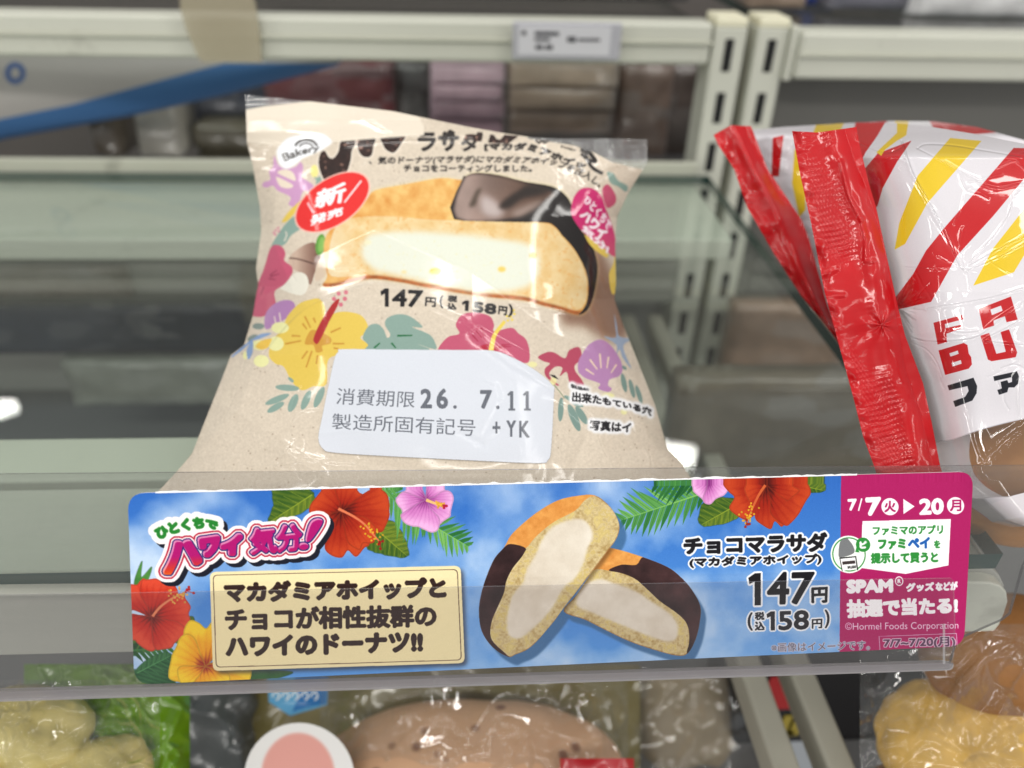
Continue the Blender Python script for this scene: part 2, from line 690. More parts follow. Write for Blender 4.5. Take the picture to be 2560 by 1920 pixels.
def prism(name, outline, n, th, m, parent=None, bevel=0.0, mats=None):
    """outline (k,3) in a plane with normal n, thickened by th against n; edge faces use mats[1] when given"""
    P = np.asarray(outline, float)
    k = len(P)
    V = np.concatenate([P, P - np.asarray(n) * th])
    F = [tuple(range(k)), tuple(range(2 * k - 1, k - 1, -1))] + [(i, k + i, k + (i + 1) % k, (i + 1) % k) for i in range(k)]
    o = obj(name, V, F, m, parent, bevel=bevel, mats=mats, midx=([0, 0] + [1] * k) if mats else None)
    bm = bmesh.new()
    bm.from_mesh(o.data)
    bmesh.ops.recalc_face_normals(bm, faces=bm.faces)
    bm.to_mesh(o.data)
    bm.free()
    return o


def gridf(n, m, off=0, flip=False):
    i, j = np.meshgrid(np.arange(n - 1), np.arange(m - 1), indexing='ij')
    a = (i * m + j).ravel() + off
    q = np.stack([a, a + m, a + m + 1, a + 1], 1)
    return q[:, ::-1] if flip else q


def seg_dist(px, py, pl):
    d = np.full(px.shape, 1e9)
    pl = np.asarray(pl, float)
    for a, b in zip(pl[:-1], pl[1:]):
        ab = b - a
        t = np.clip(((px - a[0]) * ab[0] + (py - a[1]) * ab[1]) / (ab @ ab + 1e-9), 0, 1)
        d = np.minimum(d, np.hypot(px - a[0] - t * ab[0], py - a[1] - t * ab[1]))
    return d


def pn(px, py, cell, seed, octaves=3):
    """smooth noise on scattered sheet coordinates, about -1..1"""
    r = np.random.RandomState(seed)
    out = np.zeros(px.shape)
    amp = 1.0
    for o in range(octaves):
        c = cell / 2 ** o
        g = r.rand(64, 64) * 2 - 1
        x, y = px / c + 100, py / c + 100
        xi, yi = np.floor(x).astype(int), np.floor(y).astype(int)
        fx, fy = x - xi, y - yi
        fx, fy = fx * fx * (3 - 2 * fx), fy * fy * (3 - 2 * fy)
        w = lambda a, b: g[a % 64, b % 64]
        out += amp * ((w(xi, yi) * (1 - fx) + w(xi + 1, yi) * fx) * (1 - fy) + (w(xi, yi + 1) * (1 - fx) + w(xi + 1, yi + 1) * fx) * fy)
        amp *= 0.5
    return out


def curve_at(pl, v):
    pl = np.asarray(pl, float)
    L = np.concatenate([[0], np.cumsum(np.linalg.norm(np.diff(pl, axis=0), axis=1))])
    L /= L[-1]
    return np.stack([np.interp(v, L, pl[:, 0]), np.interp(v, L, pl[:, 1])], -1)


def coons(top, bot, left, right, nu, nv):
    """sheet coordinates filling four border polylines"""
    u, v = np.linspace(0, 1, nu), np.linspace(0, 1, nv)
    T, B, Lf, Rt = curve_at(top, u), curve_at(bot, u), curve_at(left, v), curve_at(right, v)
    U, Vv = u[:, None, None], v[None, :, None]
    P = (1 - Vv) * T[:, None] + Vv * B[:, None] + (1 - U) * Lf[None] + U * Rt[None]
    P -= (1 - U) * (1 - Vv) * T[0] + U * (1 - Vv) * T[-1] + (1 - U) * Vv * B[0] + U * Vv * B[-1]
    return P, np.broadcast_to(u[:, None], (nu, nv)), np.broadcast_to(v[None], (nu, nv))


def ico_blob(name, c, r, m, parent=None, amp=0.1, freq=30, seed=0, sub=5, axes=None, flat=0.0, micro=0.0):
    bm = bmesh.new()
    bmesh.ops.create_icosphere(bm, subdivisions=sub, radius=1)
    V = []
    ax = np.eye(3) if axes is None else np.asarray(axes)
    rr = np.asarray(r, float)
    for v in bm.verts:
        p = np.array(v.co)
        q = np.sign(p) * np.abs(p) ** 0.85
        w = (q * rr) @ ax
        k = mnoise.fractal(Vector(w * freq + seed * 7.3), 1.0, 2.0, 3)
        k2 = mnoise.noise(Vector(w * freq * 9 + seed)) * micro
        V.append(np.asarray(c) + w * (1 + amp * k + k2))
    F = [[v.index for v in f.verts] for f in bm.faces]
    bm.free()
    return obj(name, V, F, m, parent, smooth=True)

# ------------------------------------------------------------------ the display rack
WHITE = mat('enamel_white', (200, 201, 188), 0.42, bump=0.05, bscale=90, var=0.07, vscale=14, dirt=0.35)
WHITE2 = mat('enamel_worn', (192, 193, 178), 0.45, var=0.10, vscale=22, bump=0.05, bscale=120, dirt=0.5)
GREYP = mat('panel_grey', (150, 150, 146), 0.6, var=0.08, vscale=8)
DARK = mat('dark_board', (112, 112, 112), 0.7, var=0.2, vscale=9)
BLACKM = mat('slot_black', (16, 16, 17), 0.8)
IVORY = mat('ivory_cap', (236, 232, 205), 0.45)

rack = thing('display_rack', 'white enamelled rack with slotted post and rails carrying the glass shelf', 'display rack', (0, 0.38, -0.30))


def slotted_post(x0, x1, y, zt, zb, parent, slots, wslot):
    po = box('post', (x0, x1, y, y + 0.03, zb, zt), WHITE, parent, 0.0015)
    box('post_cap', (x0 + 0.0005, x1 - 0.0005, y + 0.0005, y + 0.029, zt + 0.0002, zt + 0.006), IVORY, po, 0.001)
    xc = (x0 + x1) / 2
    for z0, z1 in slots:
        box('slot', (xc - wslot / 2, xc + wslot / 2, y - 0.0006, y + 0.004, z0, z1), BLACKM, po, 0.0008)
    return po


SL = [(0.0690 - 0.0345 * k, 0.0900 - 0.0345 * k) for k in range(9)]
SL = [(a - 0.0005, b - 0.0005) for a, b in SL]
slotted_post(0.1545, 0.1762, 0.38, 0.0965, -0.30, rack, SL, 0.0062)
# upper rear rail: lip, sloped top face and face
z0, z1 = 0.0722, 0.0985
box('cross_beam', (-0.80, 0.1535, 0.381, 0.405, z0, z1), WHITE, rack, 0.003)
box('cross_beam', (-0.80, 0.1535, 0.3785, 0.3805, 0.0855, 0.0875), WHITE2, rack, 0.0004)

# rear ledge carrying the back of the glass
box('rear_ledge', (-0.80, 0.1540, 0.272, 0.392, -0.0215, -0.0075), WHITE, rack, 0.0015)
box('ledge_lip', (-0.80, 0.1540, 0.3705, 0.376, -0.0070, 0.0085), WHITE2, rack, 0.001)
box('back_panel', (-0.80, 0.154, 0.405, 0.409, -0.300, -0.040), GREYP, rack, 0.0)
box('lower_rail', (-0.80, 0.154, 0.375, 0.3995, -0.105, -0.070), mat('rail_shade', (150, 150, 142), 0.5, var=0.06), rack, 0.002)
# front tray under the glass, with groove
box('front_tray', (-0.80, 0.052, 0.054, 0.0795, -0.022, -0.0078), WHITE2, rack, 0.0015)
box('front_tray', (-0.80, 0.052, 0.010, 0.0500, -0.022, -0.0078), WHITE2, rack, 0.0015)
box('tray_floor', (-0.80, 0.052, 0.010, 0.0795, -0.026, -0.0225), WHITE2, rack, 0.0)

# white strip along the front, rounded at its right end
pl_n = np.array([0, -1.0, 0])
Y0 = -0.0015
pts = [ony(*p, Y0) for p in [(-500, 1493), (2430, 1456), (2475, 1457), (2503, 1466), (2518, 1482), (2521, 1505), (2512, 1535), (2500, 1562), (2488, 1577), (2470, 1580), (2380, 1582), (-500, 1652)]]
pts = np.array(pts)
prism('front_strip', pts, pl_n, 0.006, WHITE, rack, bevel=0.0008)
# grey holder between the strip and the glass, at the right end
h = [ony(*p, 0.003) for p in [(2280, 1415), (2470, 1412), (2500, 1440), (2514, 1470), (2280, 1475)]]
prism('strip_holder', h, pl_n, 0.02, mat('holder_grey', (172, 172, 165), 0.4), rack, bevel=0.0008)

# lower deck and its bracket arms
box('lower_deck', (-0.80, 0.150, -0.05, 0.404, -0.215, -0.205), DARK, rack, 0.001)
zb = -0.118
for (xa, xb) in (((1859, 1698), (1922, 1698)), ((1980, 1692), (2044, 1690))):
    a, b = onz(*xa, zb), onz(*xb, zb)
    xm0, xm1 = a[0], b[0]
    box('bracket_arm', (xm0, xm1, -0.10, 0.378, zb - 0.016, zb), mat('arm_grey', (168, 165, 152), 0.45, var=0.05), rack, 0.002)

rack2 = thing('display_rack', 'neighbouring white rack at right with slotted post and dark grey back panel', 'display rack', (0.2, 0.38, -0.30))
slotted_post(0.1835, 0.2049, 0.38, 0.0965, -0.30, rack2, SL, 0.0062)
box('cross_beam', (0.2110, 0.80, 0.372, 0.400, 0.0655, 0.0955), WHITE, rack2, 0.003)
box('cross_beam', (0.2110, 0.80, 0.3695, 0.3715, 0.0805, 0.0825), WHITE2, rack2, 0.0004)
box('beam_bracket', (0.2052, 0.2108, 0.376, 0.40, 0.064, 0.098), WHITE, rack2, 0.001)

box('back_panel', (0.2055, 0.80, 0.401, 0.405, -0.30, 0.0895), mat('panel_dark', (100, 99, 95), 0.55, var=0.06, vscale=5), rack2, 0.0)
box('lower_deck', (0.1835, 0.80, -0.05, 0.379, -0.215, -0.205), DARK, rack2, 0.001)

# the glass
GLASS = clear_mat('shelf_glass', (0.95, 0.98, 0.965), 1.52, 0.004, haze=0.01, hazecol=(0.7, 0.75, 0.72))
GEDGE = mat('glass_edge', (24, 62, 56), 0.2, coat=0.2)
gx0, gx1, gy0, gy1, th = -0.80, 0.1625, 0.0025, 0.3690, 0.0068
gl = obj('glass_shelf', boxv(gx0, gx1, gy0, gy1, -th, 0), BOXF, GLASS, mats=[GLASS, GEDGE], midx=[0, 0, 1, 1, 1, 1])
tag(gl, 'clear glass shelf with dark green edges under the bread bags', 'glass shelf')

for x0_, x1_, lab in ((-0.80, 0.1535, 'upper clear glass shelf behind the left upper beam'), (0.2110, 0.80, 'upper clear glass shelf behind the right upper beam')):
    tag(obj('glass_shelf', boxv(x0_, x1_, 0.406, 0.62, 0.088, 0.0935), BOXF, GLASS, mats=[GLASS, GEDGE], midx=[0, 0, 1, 1, 1, 1]), lab, 'glass shelf')

# price tag on the upper beam
tg = thing('price_tag', 'small grey electronic price tag clipped on the upper white beam', 'price tag', ony(1410, 155, 0.376))
a, b = ony(1282, 52, 0.377), ony(1547, 152, 0.377)
box('tag_case', (a[0], b[0], 0.3745, 0.3780, b[2], a[2]), mat('tag_case', (176, 176, 182), 0.35), tg, 0.0015)
sx = lambda t: a[0] + (b[0] - a[0]) * t
sz = lambda t: a[2] + (b[2] - a[2]) * t
scr = box('tag_screen', (sx(0.05), sx(0.90), 0.3738, 0.37445, sz(0.86), sz(0.10)), mat('tag_screen', (206, 206, 210), 0.3), tg, 0.0002)
INK = mat('tag_ink', (70, 70, 74), 0.5)
for (t0, t1, u0, u1) in ((0.20, 0.42, 0.24, 0.34), (0.20, 0.34, 0.40, 0.48), (0.21, 0.28, 0.58, 0.70), (0.30, 0.37, 0.58, 0.70), (0.50, 0.58, 0.36, 0.5), (0.60, 0.80, 0.40, 0.47), (0.08, 0.12, 0.22, 0.34)):
    box('printed_line', (sx(t0), sx(t1), 0.3735, 0.37378, sz(u1), sz(u0)), INK, scr, 0.0)

# translucent clip strip hanging over the upper beam
P0, n0 = np.array([0, 0.3755, 0]), np.array([0, 1.0, 0])
out = [ony(*p, 0.3745) for p in [(447, -60), (450, 20), (465, 75), (495, 145), (505, 156), (655, 158), (650, 90), (640, 20), (622, -60)]]
st = prism('clip_strip', out, pl_n, 0.0012, mat('yellowed_plastic', (180, 170, 142), 0.35, alpha=0.55, var=0.1, vscale=30), bevel=0.0003)
tag(st, 'yellowed translucent plastic strip hanging over the upper white beam', 'plastic strip')

# ------------------------------------------------------------------ goods behind and under the glass, with reflection stand-ins, out of focus
back_board = box('backdrop_board', (-0.9, 0.9, 0.74, 0.75, -0.4, 0.45), mat('backdrop', (104, 98, 94), 0.8, var=0.25, vscale=5), None, 0)
tag(back_board, 'dark back wall of the opposite rack seen through the gaps', 'back wall')


def pack(name, px0, py0, px1, py1, Y, depth, col, label, cat='package', group=None, var=0.5, rough=0.3, lean=0.0, puff=0.004, vs=75):
    a, b = ony(px0, py0, Y), ony(px1, py1, Y)
    n = 14
    V, F = [], []
    for side in (0, 1):
        for i in range(n):
            for j in range(n):
                u, v = i / (n - 1), j / (n - 1)
                x = a[0] + (b[0] - a[0]) * u
                z = b[2] + (a[2] - b[2]) * v
                bul = puff * (16 * u * (1 - u) * v * (1 - v)) ** 0.5 + 0.0025 * mnoise.noise(Vector((x * 60, z * 60, Y * 9 + side)))
                y = Y - bul if side == 0 else Y + depth + bul
                V.append((x, y + lean * (z - b[2]), z))
    F += gridf(n, n).tolist() + gridf(n, n, n * n, True).tolist()
    idx = lambda i, j: i * n + j
    ring = [idx(i, 0) for i in range(n)] + [idx(n - 1, j) for j in range(1, n)] + [idx(i, n - 1) for i in range(n - 2, -1, -1)] + [idx(0, j) for j in range(n - 2, 0, -1)]
    for k in range(len(ring)):
        p, q = ring[k], ring[(k + 1) % len(ring)]
        F.append((p, p + n * n, q + n * n, q))
    o = obj(name, V, F, pack_mat(name, tuple(min(238, 14 + v * 1.2) for v in col), rough), smooth=True)
    bm = bmesh.new()
    bm.from_mesh(o.data)
    bmesh.ops.recalc_face_normals(bm, faces=bm.faces)
    bm.to_mesh(o.data)
    bm.free()
    tag(o, label, cat, group)
    return o


G = 'packages on the rack behind'
pack('snack_package', 200, 255, 305, 395, 0.50, 0.05, (84, 76, 66), 'dull brown package beside a paler one under the blue banded bag', group=G)
pack('snack_package', 318, 250, 455, 392, 0.50, 0.05, (150, 146, 136), 'pale grey package with rounded shoulder under the blue banded bag', group=G, lean=0.15)
pack('snack_package', 470, 200, 690, 330, 0.56, 0.05, (52, 54, 64), 'dark navy package left of the bread bag corner', group=G)
pack('snack_package', 480, 318, 690, 400, 0.52, 0.05, (84, 78, 62), 'dull olive package low beside the bread bag corner', group=G)
pack('snack_package', 640, 165, 985, 300, 0.56, 0.06, (96, 52, 54), 'dark red package behind the top of the bread bag', group=G)
pack('snack_package', 990, 165, 1075, 330, 0.58, 0.05, (58, 56, 54), 'narrow blackish package between the red one and the mauve stack', group=G)
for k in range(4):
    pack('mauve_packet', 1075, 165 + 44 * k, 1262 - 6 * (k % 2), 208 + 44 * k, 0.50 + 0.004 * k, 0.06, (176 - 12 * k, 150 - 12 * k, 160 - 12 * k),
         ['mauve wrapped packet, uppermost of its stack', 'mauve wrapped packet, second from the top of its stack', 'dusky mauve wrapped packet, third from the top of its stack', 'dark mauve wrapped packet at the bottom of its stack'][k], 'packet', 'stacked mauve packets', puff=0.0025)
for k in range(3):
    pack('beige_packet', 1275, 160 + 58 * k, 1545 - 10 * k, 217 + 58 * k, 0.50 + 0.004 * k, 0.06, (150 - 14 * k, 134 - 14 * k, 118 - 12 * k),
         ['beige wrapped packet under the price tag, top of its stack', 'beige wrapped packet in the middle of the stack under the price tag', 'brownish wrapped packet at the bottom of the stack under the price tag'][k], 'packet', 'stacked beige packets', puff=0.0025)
pack('snack_package', 1560, 165, 1660, 398, 0.53, 0.06, (98, 82, 74), 'brown package left of the slotted post', group=G)
pack('snack_package', 1664, 165, 1735, 398, 0.55, 0.06, (74, 64, 60), 'darker brown package touching the slotted post', group=G)
# goods on top of the racks
pack('top_package', 1890, -60, 2010, 22, 0.47, 0.05, (120, 104, 90), 'brown package above the right upper beam beside the posts', group='packages above the beams')
pack('top_package', 2015, -60, 2085, 14, 0.50, 0.05, (44, 62, 130), 'blue package above the right upper beam', group='packages above the beams')
pack('top_package', 2090, -60, 2300, 26, 0.47, 0.05, (88, 88, 96), 'grey package above the right upper beam', group='packages above the beams', var=0.5, vs=110)
pack('top_package', 2305, -60, 2600, 44, 0.46, 0.05, (200, 198, 196), 'white and brown package above the right upper beam at the edge', group='packages above the beams', var=0.4, vs=40)
pack('dark_package', 640, -60, 1720, 6, 0.46, 0.05, (50, 46, 44), 'long dark package lying above the left upper beam', group='packages above the beams')

# white bag with a blue band, close behind the rail on the left
cv = Canvas(400, 240, lambda p: (np.asarray(p) - np.array([-250, 120])) * 0.38, rgb(196, 192, 188))
band = cv.poly([(-300, 430), (0, 298), (180, 262), (420, 196), (560, 158), (860, 158), (760, 196), (560, 240), (330, 292), (120, 330), (0, 352), (-300, 450)])
cv.paint(band, rgb(84, 130, 186))
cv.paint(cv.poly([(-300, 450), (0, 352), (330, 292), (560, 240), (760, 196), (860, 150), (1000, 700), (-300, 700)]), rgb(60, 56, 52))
r1, r2 = cv.ell(38, 183, 26, 28), cv.ell(38, 183, 12, 14)
cv.paint(np.clip(r1 - r2, 0, 1), rgb(92, 116, 168))
imb = cv.image('banded_bag_print')
vb = []
ub = []
for i in range(30):
    for j in range(12):
        u, v = i / 29, j / 11
        px = -240 + 1080 * u
        lo = np.interp(px, [-240, 0, 330, 560, 840], [440, 350, 290, 238, 166])
        py = 120 + (lo - 120) * v
        Y = 0.425 + 0.025 * u - 0.01 * math.sin(math.pi * v)
        vb.append(ony(px, py, Y))
        ub.append(((px + 250) * 0.38 / 400, 1 - (py - 120) * 0.38 / 240))
nb = len(vb)
vb2 = [p + np.array([0, 0.03, -0.002]) for p in vb]
fb = gridf(30, 12).tolist() + gridf(30, 12, nb, True).tolist()
ringb = [i * 12 for i in range(30)] + [29 * 12 + j for j in range(1, 12)] + [i * 12 + 11 for i in range(28, -1, -1)] + [j for j in range(10, 0, -1)]
fb += [(ringb[k], ringb[k] + nb, ringb[(k + 1) % len(ringb)] + nb, ringb[(k + 1) % len(ringb)]) for k in range(len(ringb))]
o = obj('banded_bag', vb + vb2, fb, print_mat('banded_bag', imb, 0.35), uv=ub + ub, smooth=True)
tag(o, 'white bag with a blue curved band and blue ring mark behind the left upper beam', 'bag')

# cartons added under the glass, standing in for its layered brown and dark reflections
pack('reflection_carton', -260, 668, 330, 742, 0.37, 0.012, (104, 96, 88), 'brownish grey carton added for the glass reflections, behind the dark navy one', 'carton', puff=0.002)
pack('reflection_carton', 150, 905, 640, 1010, 0.30, 0.012, (96, 98, 92), 'grey green carton added for the glass reflections, in front of the dark navy one', 'carton', puff=0.002)
pack('dark_band_carton', -260, 765, 665, 880, 0.36, 0.012, (34, 40, 50), 'dark navy carton widened into a long dark reflection band seen through the glass', 'carton', var=0.15, puff=0.002)  # navy carton drawn out sideways to make the dark band in the glass
pack('reflection_carton', 1840, 770, 2140, 960, 0.34, 0.02, (118, 96, 80), 'brown carton added for the brownish reflection in the glass beside the striped bags', 'carton', puff=0.002)
pack('reflection_carton', 1700, 960, 2260, 1180, 0.20, 0.02, (92, 84, 72), 'dull olive carton added low for the brown reflections in the glass beside the striped bags', 'carton', puff=0.002)  # this and the brown one above stand in for brownish reflections

# ------------------------------------------------------------------ price rail, promotional card
TAU, CYAW = math.radians(29.5), math.radians(2.5)
KU = np.array([math.cos(CYAW), math.sin(CYAW), 0])
_w = np.array([0, math.sin(TAU), math.cos(TAU)])
KN = np.cross(KU, _w)
KN /= np.linalg.norm(KN)
if KN @ CF > 0:
    KN = -KN
CARD0 = dep(1370.0, 1440.0, 0.2175)
PV = lambda pts, off: np.array([onplane(float(x), float(y), CARD0 + KN * off, KN) for x, y in pts])

RAILB = clear_mat('rail_sheet', (0.90, 0.90, 0.90), 1.45, 0.05, haze=0.07, hazecol=(0.42, 0.42, 0.40))
RAILF = clear_mat('rail_lip', (0.93, 0.925, 0.93), 1.45, 0.06, haze=0.014, hazecol=(0.62, 0.60, 0.60), boost=0.55)
RAILE = mat('rail_edge', (108, 105, 110), 0.2, coat=0.5, alpha=0.7)
RAILE2 = mat('rail_lip_edge', (190, 188, 190), 0.2, coat=0.5, alpha=0.28)
rail = thing('price_rail', 'clear grey plastic price rail along the shelf front, holding the promotional card', 'price rail', CARD0 - np.array([0, 0, 0.03]))
bs = PV([(-400, 1189), (2700, 1162), (2660, 1240), (2560, 1416), (2527, 1535), (2505, 1552), (2395, 1600), (2372, 1676), (-400, 1764)], -0.0012)
prism('back_sheet', bs, KN, 0.0011, RAILB, rail, mats=[RAILB, RAILE])
lp = PV([(-400, 1496), (2378, 1446), (2385, 1452), (2389, 1560), (2383, 1664), (2374, 1673), (-400, 1762)], 0.0022)
prism('front_lip', lp, KN, 0.0007, RAILF, rail, mats=[RAILF, RAILE2])
ft = PV([(-400, 1742), (2362, 1657), (2384, 1660), (2382, 1672), (2374, 1676), (-400, 1768)], 0.0010)
prism('bottom_fold', ft, KN, 0.0020, mat('rail_fold', (160, 156, 158), 0.2, coat=0.5, alpha=0.6), rail)
rb = PV([(2358, 1560), (2363, 1560), (2363, 1660), (2358, 1660)], 0.0026)
prism('end_rib', rb, KN, 0.0003, RAILE2, rail)

# ---- card artwork
CW, CH = 2115.0, 468.0
src = np.array([(319, 1233), (2434, 1179), (2410, 1615), (336, 1712)], float)
dst = np.array([(0, 0), (CW, 0), (CW, CH), (0, CH)], float)
A = []
for (x, y), (X, Yc) in zip(src, dst):
    A.append([x, y, 1, 0, 0, 0, -X * x, -X * y])
    A.append([0, 0, 0, x, y, 1, -Yc * x, -Yc * y])
Hc = np.append(np.linalg.solve(np.array(A), dst.ravel()), 1).reshape(3, 3)


def to_card(p):
    q = np.c_[np.asarray(p, float), np.ones(len(p))] @ Hc.T
    return q[:, :2] / q[:, 2:]


cd = Canvas(int(CW), int(CH), to_card, rgb(70, 130, 205))
z1, z2, z3 = Z(.4069, 300, 1150), Z(.4069, 1100, 1150), Z(.434, 1600, 1150)
yy, xx = cd.grid_px()
t = (yy / CH)[..., None]
sky = rgb(48, 106, 190) * (1 - t) + rgb(92, 156, 226) * t
cl = vnoise(int(CH), int(CW), 190, 5, 5)
env = 0.10 + 0.55 * np.exp(-(((xx - 420) / 420) ** 2 + ((yy - 210) / 110) ** 2)) + 0.75 * np.exp(-(((xx - 1430) / 330) ** 2 + ((yy - 320) / 170) ** 2)) + 0.35 * np.exp(-(((xx - 60) / 110) ** 2 + ((yy - 60) / 120) ** 2)) + 0.4 * np.exp(-(((xx - 1080) / 200) ** 2 + ((yy - 440) / 60) ** 2))
cl = np.clip((cl - 0.50 + env * 0.42) * 2.6, 0, 1)[..., None] * 0.85
cd.a = sky * (1 - cl) + rgb(216, 230, 246) * cl

PETALN = vnoise(int(CH), int(CW), 12, 9, 3)


def leafp(c, pts, dark, light, mid=None, serr=0, seed=1, vein=None):
    p = np.asarray(pts, float)
    if serr:
        q = catmull(p, 6)
        cen = q.mean(0)
        k = 1 + serr * ((np.arange(len(q)) % 3) / 2.0 - 0.5)
        q = cen + (q - cen) * k[:, None]
        m = c.poly(q)
    else:
        m = c.poly(p, 6)
    ys, xs = np.where(m > 0.01)
    if len(ys) == 0:
        return
    g, gx = c.grid_px()
    n = vnoise(c.h, c.w, 26, seed, 4)
    if mid is not None:
        mp = c.tf(np.asarray(mid, float))
        d = mp[-1] - mp[0]
        L = np.linalg.norm(d) + 1e-6
        s = ((gx - mp[0][0]) * d[1] - (g - mp[0][1]) * d[0]) / L
        al = ((gx - mp[0][0]) * d[0] + (g - mp[0][1]) * d[1]) / L
        stripe = 0.5 + 0.5 * np.sin((al - np.abs(s) * 0.9) * 2 * np.pi / max(L / 7, 9))
        n = 0.45 * n + 0.3 * stripe + 0.25 * (s > 0)
    col = dark[None, None] * (1 - n[..., None]) + light[None, None] * n[..., None]
    c.paint(m, col)
    edge = np.clip(c.dilate(m, 1.2) - m, 0, 1)
    c.paint(edge, dark * 0.6, 0.5)
    if mid is not None:
        c.paint(c.stroke(mid, 3, w2=1.2) * m, light * 1.12)
        if vein:
            a, b = np.asarray(mid[0], float), np.asarray(mid[-1], float)
            d = b - a
            nn = np.array([-d[1], d[0]])
            for k in range(1, vein):
                o = a + d * k / vein
                for sg in (-1, 1):
                    c.paint(c.stroke([o, o + d * 0.16 + sg * nn * 0.28], 1.6, 0) * m, light * 1.05, 0.7)


def palm(c, base, tip, wid, dark, light, n=11, side=(1, 1), seed=0):
    a, b = np.asarray(base, float), np.asarray(tip, float)
    d = b - a
    L = np.linalg.norm(d)
    d /= L
    nn = np.array([-d[1], d[0]])
    r = np.random.RandomState(seed)
    for k in range(n):
        t = k / (n - 1)
        o = a + d * L * t
        ww = wid * (math.sin(math.pi * (0.12 + 0.8 * t)) * 0.9 + 0.15)
        for sg, s in zip((-1, 1), side):
            if not s:
                continue
            e = o + sg * nn * ww * s * (0.85 + 0.3 * r.rand()) + d * ww * 0.75
            hw = L / n * 0.50
            m = c.poly([o - d * hw, o + d * hw, (o + e) / 2 + d * hw * 0.9, e, (o + e) / 2 - d * hw * 0.9])
            kcol = r.rand() * 0.5 + (0.5 if sg > 0 else 0.15)
            c.paint(m, dark * (1 - kcol) + light * kcol)
            c.paint(c.stroke([o, e], 1.4, 0) * m, dark, 0.5)
    c.paint(c.stroke([a, b], 4, 0, 1.5), light)


def hibiscus(c, ctr, petals, base, tip, throat, seed=0, rim=None, veins=9):
    """petals: list of (tip x, tip y, half width) in photo pixels"""
    ctr = np.asarray(ctr, float)
    g, gx = c.grid_px()
    cc = c.tf(ctr[None])[0]
    n = vnoise(c.h, c.w, 30, seed + 40, 3)
    for k, (tx, ty, hw) in enumerate(petals):
        T = np.array([tx, ty], float)
        d = T - ctr
        L = np.linalg.norm(d)
        d /= L
        nn = np.array([-d[1], d[0]])
        r = np.random.RandomState(seed * 10 + k)
        pr = [(0, 0.06), (0.25, 0.45), (0.55, 0.92), (0.80, 1.0), (0.95, 0.72), (1.02, 0.30), (0.98, 0.0), (1.03, -0.32), (0.94, -0.74), (0.78, -1.0), (0.52, -0.9), (0.24, -0.42), (0, -0.06)]
        pts = [ctr + d * L * (a + (0.05 * r.randn() if a > .5 else 0)) + nn * hw * b for a, b in pr]
        m = c.poly(pts, 5)
        pc = c.tf(T[None])[0]
        D = pc - cc
        LL = np.linalg.norm(D)
        al = ((gx - cc[0]) * D[0] + (g - cc[1]) * D[1]) / LL ** 2
        s = ((gx - cc[0]) * D[1] - (g - cc[1]) * D[0]) / (LL * (hw / L * LL))
        al = np.clip(al, 0, 1.1)
        ang = s / (al + 0.25)
        ve = (0.5 + 0.5 * np.sin(ang * veins * 2.2 + n * 3)) ** 3
        f = np.clip(al * 1.05, 0, 1) ** 0.8
        f = np.clip(f + (n - 0.5) * 0.35 + 0.16 * (s > 0.0) * al - 0.18 * ve * (1 - al * 0.4) - 0.22 * np.clip(np.abs(s) - 0.75, 0, 1), 0, 1)
        col = throat + (base - throat) * np.clip(f * 2.2, 0, 1)[..., None] + (tip - base) * np.clip(f * 2 - 1, 0, 1)[..., None]
        c.paint(m, col)
        e = np.clip(m - (blur(m, 1.5) > 0.93), 0, 1)
        c.paint(e, rim if rim is not None else tip * 0.75, 0.55)


def pistil(c, path, col, dotcol, tipcol, w=7, seed=0, spread=14):
    c.paint(c.stroke(path, w, 6, w * 0.45), col)
    r = np.random.RandomState(seed)
    p = catmull(path, 10, closed=False)
    n = len(p)
    for k in range(26):
        q = p[int(n * (0.52 + 0.34 * r.rand()))] + r.randn(2) * spread * 0.55
        c.paint(c.ell(q[0], q[1], 2.6, 2.6), dotcol * (0.85 + 0.2 * r.rand()))
    for k in range(5):
        q = p[-1] + r.randn(2) * spread * 0.45
        c.paint(c.stroke([p[-3], q], 2, 0), tipcol)
        c.paint(c.ell(q[0], q[1], 3.4, 3.4), tipcol)


GD, GL = rgb(34, 74, 24), rgb(124, 140, 40)
PD, PL = rgb(22, 92, 40), rgb(126, 186, 96)
# upper left group
leafp(cd, z1((950, 150), (1160, 170), (1190, 250), (1080, 330), (915, 375), (940, 270)), GD, GL, z1((1180, 200), (920, 370)), 0.05, 2, 6)
leafp(cd, z1((1500, 420), (1650, 350), (1740, 450), (1760, 575), (1600, 560), (1510, 520)), GD, GL, z1((1560, 400), (1755, 568)), 0.05, 3, 6)
palm(cd, z1((1640, 180))[0], z1((1860, 380))[0], 70, PD, PL, 9, (1, 1), 3)
palm(cd, z1((1830, 330))[0], z1((2120, 500))[0], 46, PD, PL, 10, (1, 1), 4)
palm(cd, z1((1560, 160))[0], z1((1680, 150))[0], 40, PD, PL, 6, (1, 1), 5)
RB, RT, RTH = rgb(160, 34, 14), rgb(196, 66, 28), rgb(66, 10, 8)
hibiscus(cd, z1((1365, 300))[0], [(*z1((1235, 180))[0], 60), (*z1((1450, 150))[0], 50), (*z1((1250, 500))[0], 62), (*z1((1640, 290))[0], 55), (*z1((1400, 575))[0], 56)], RB, RT, RTH, 1)
hibiscus(cd, z1((1365, 300))[0], [(*z1((1520, 490))[0], 40)], RB, RT, RTH, 11)
pistil(cd, z1((1340, 285), (1430, 330), (1500, 380), (1560, 450), (1600, 495)), rgb(224, 120, 80), rgb(224, 170, 40), rgb(150, 20, 20), 7, 3)
KB, KT, KTH = rgb(206, 120, 190), rgb(238, 178, 226), rgb(120, 30, 110)
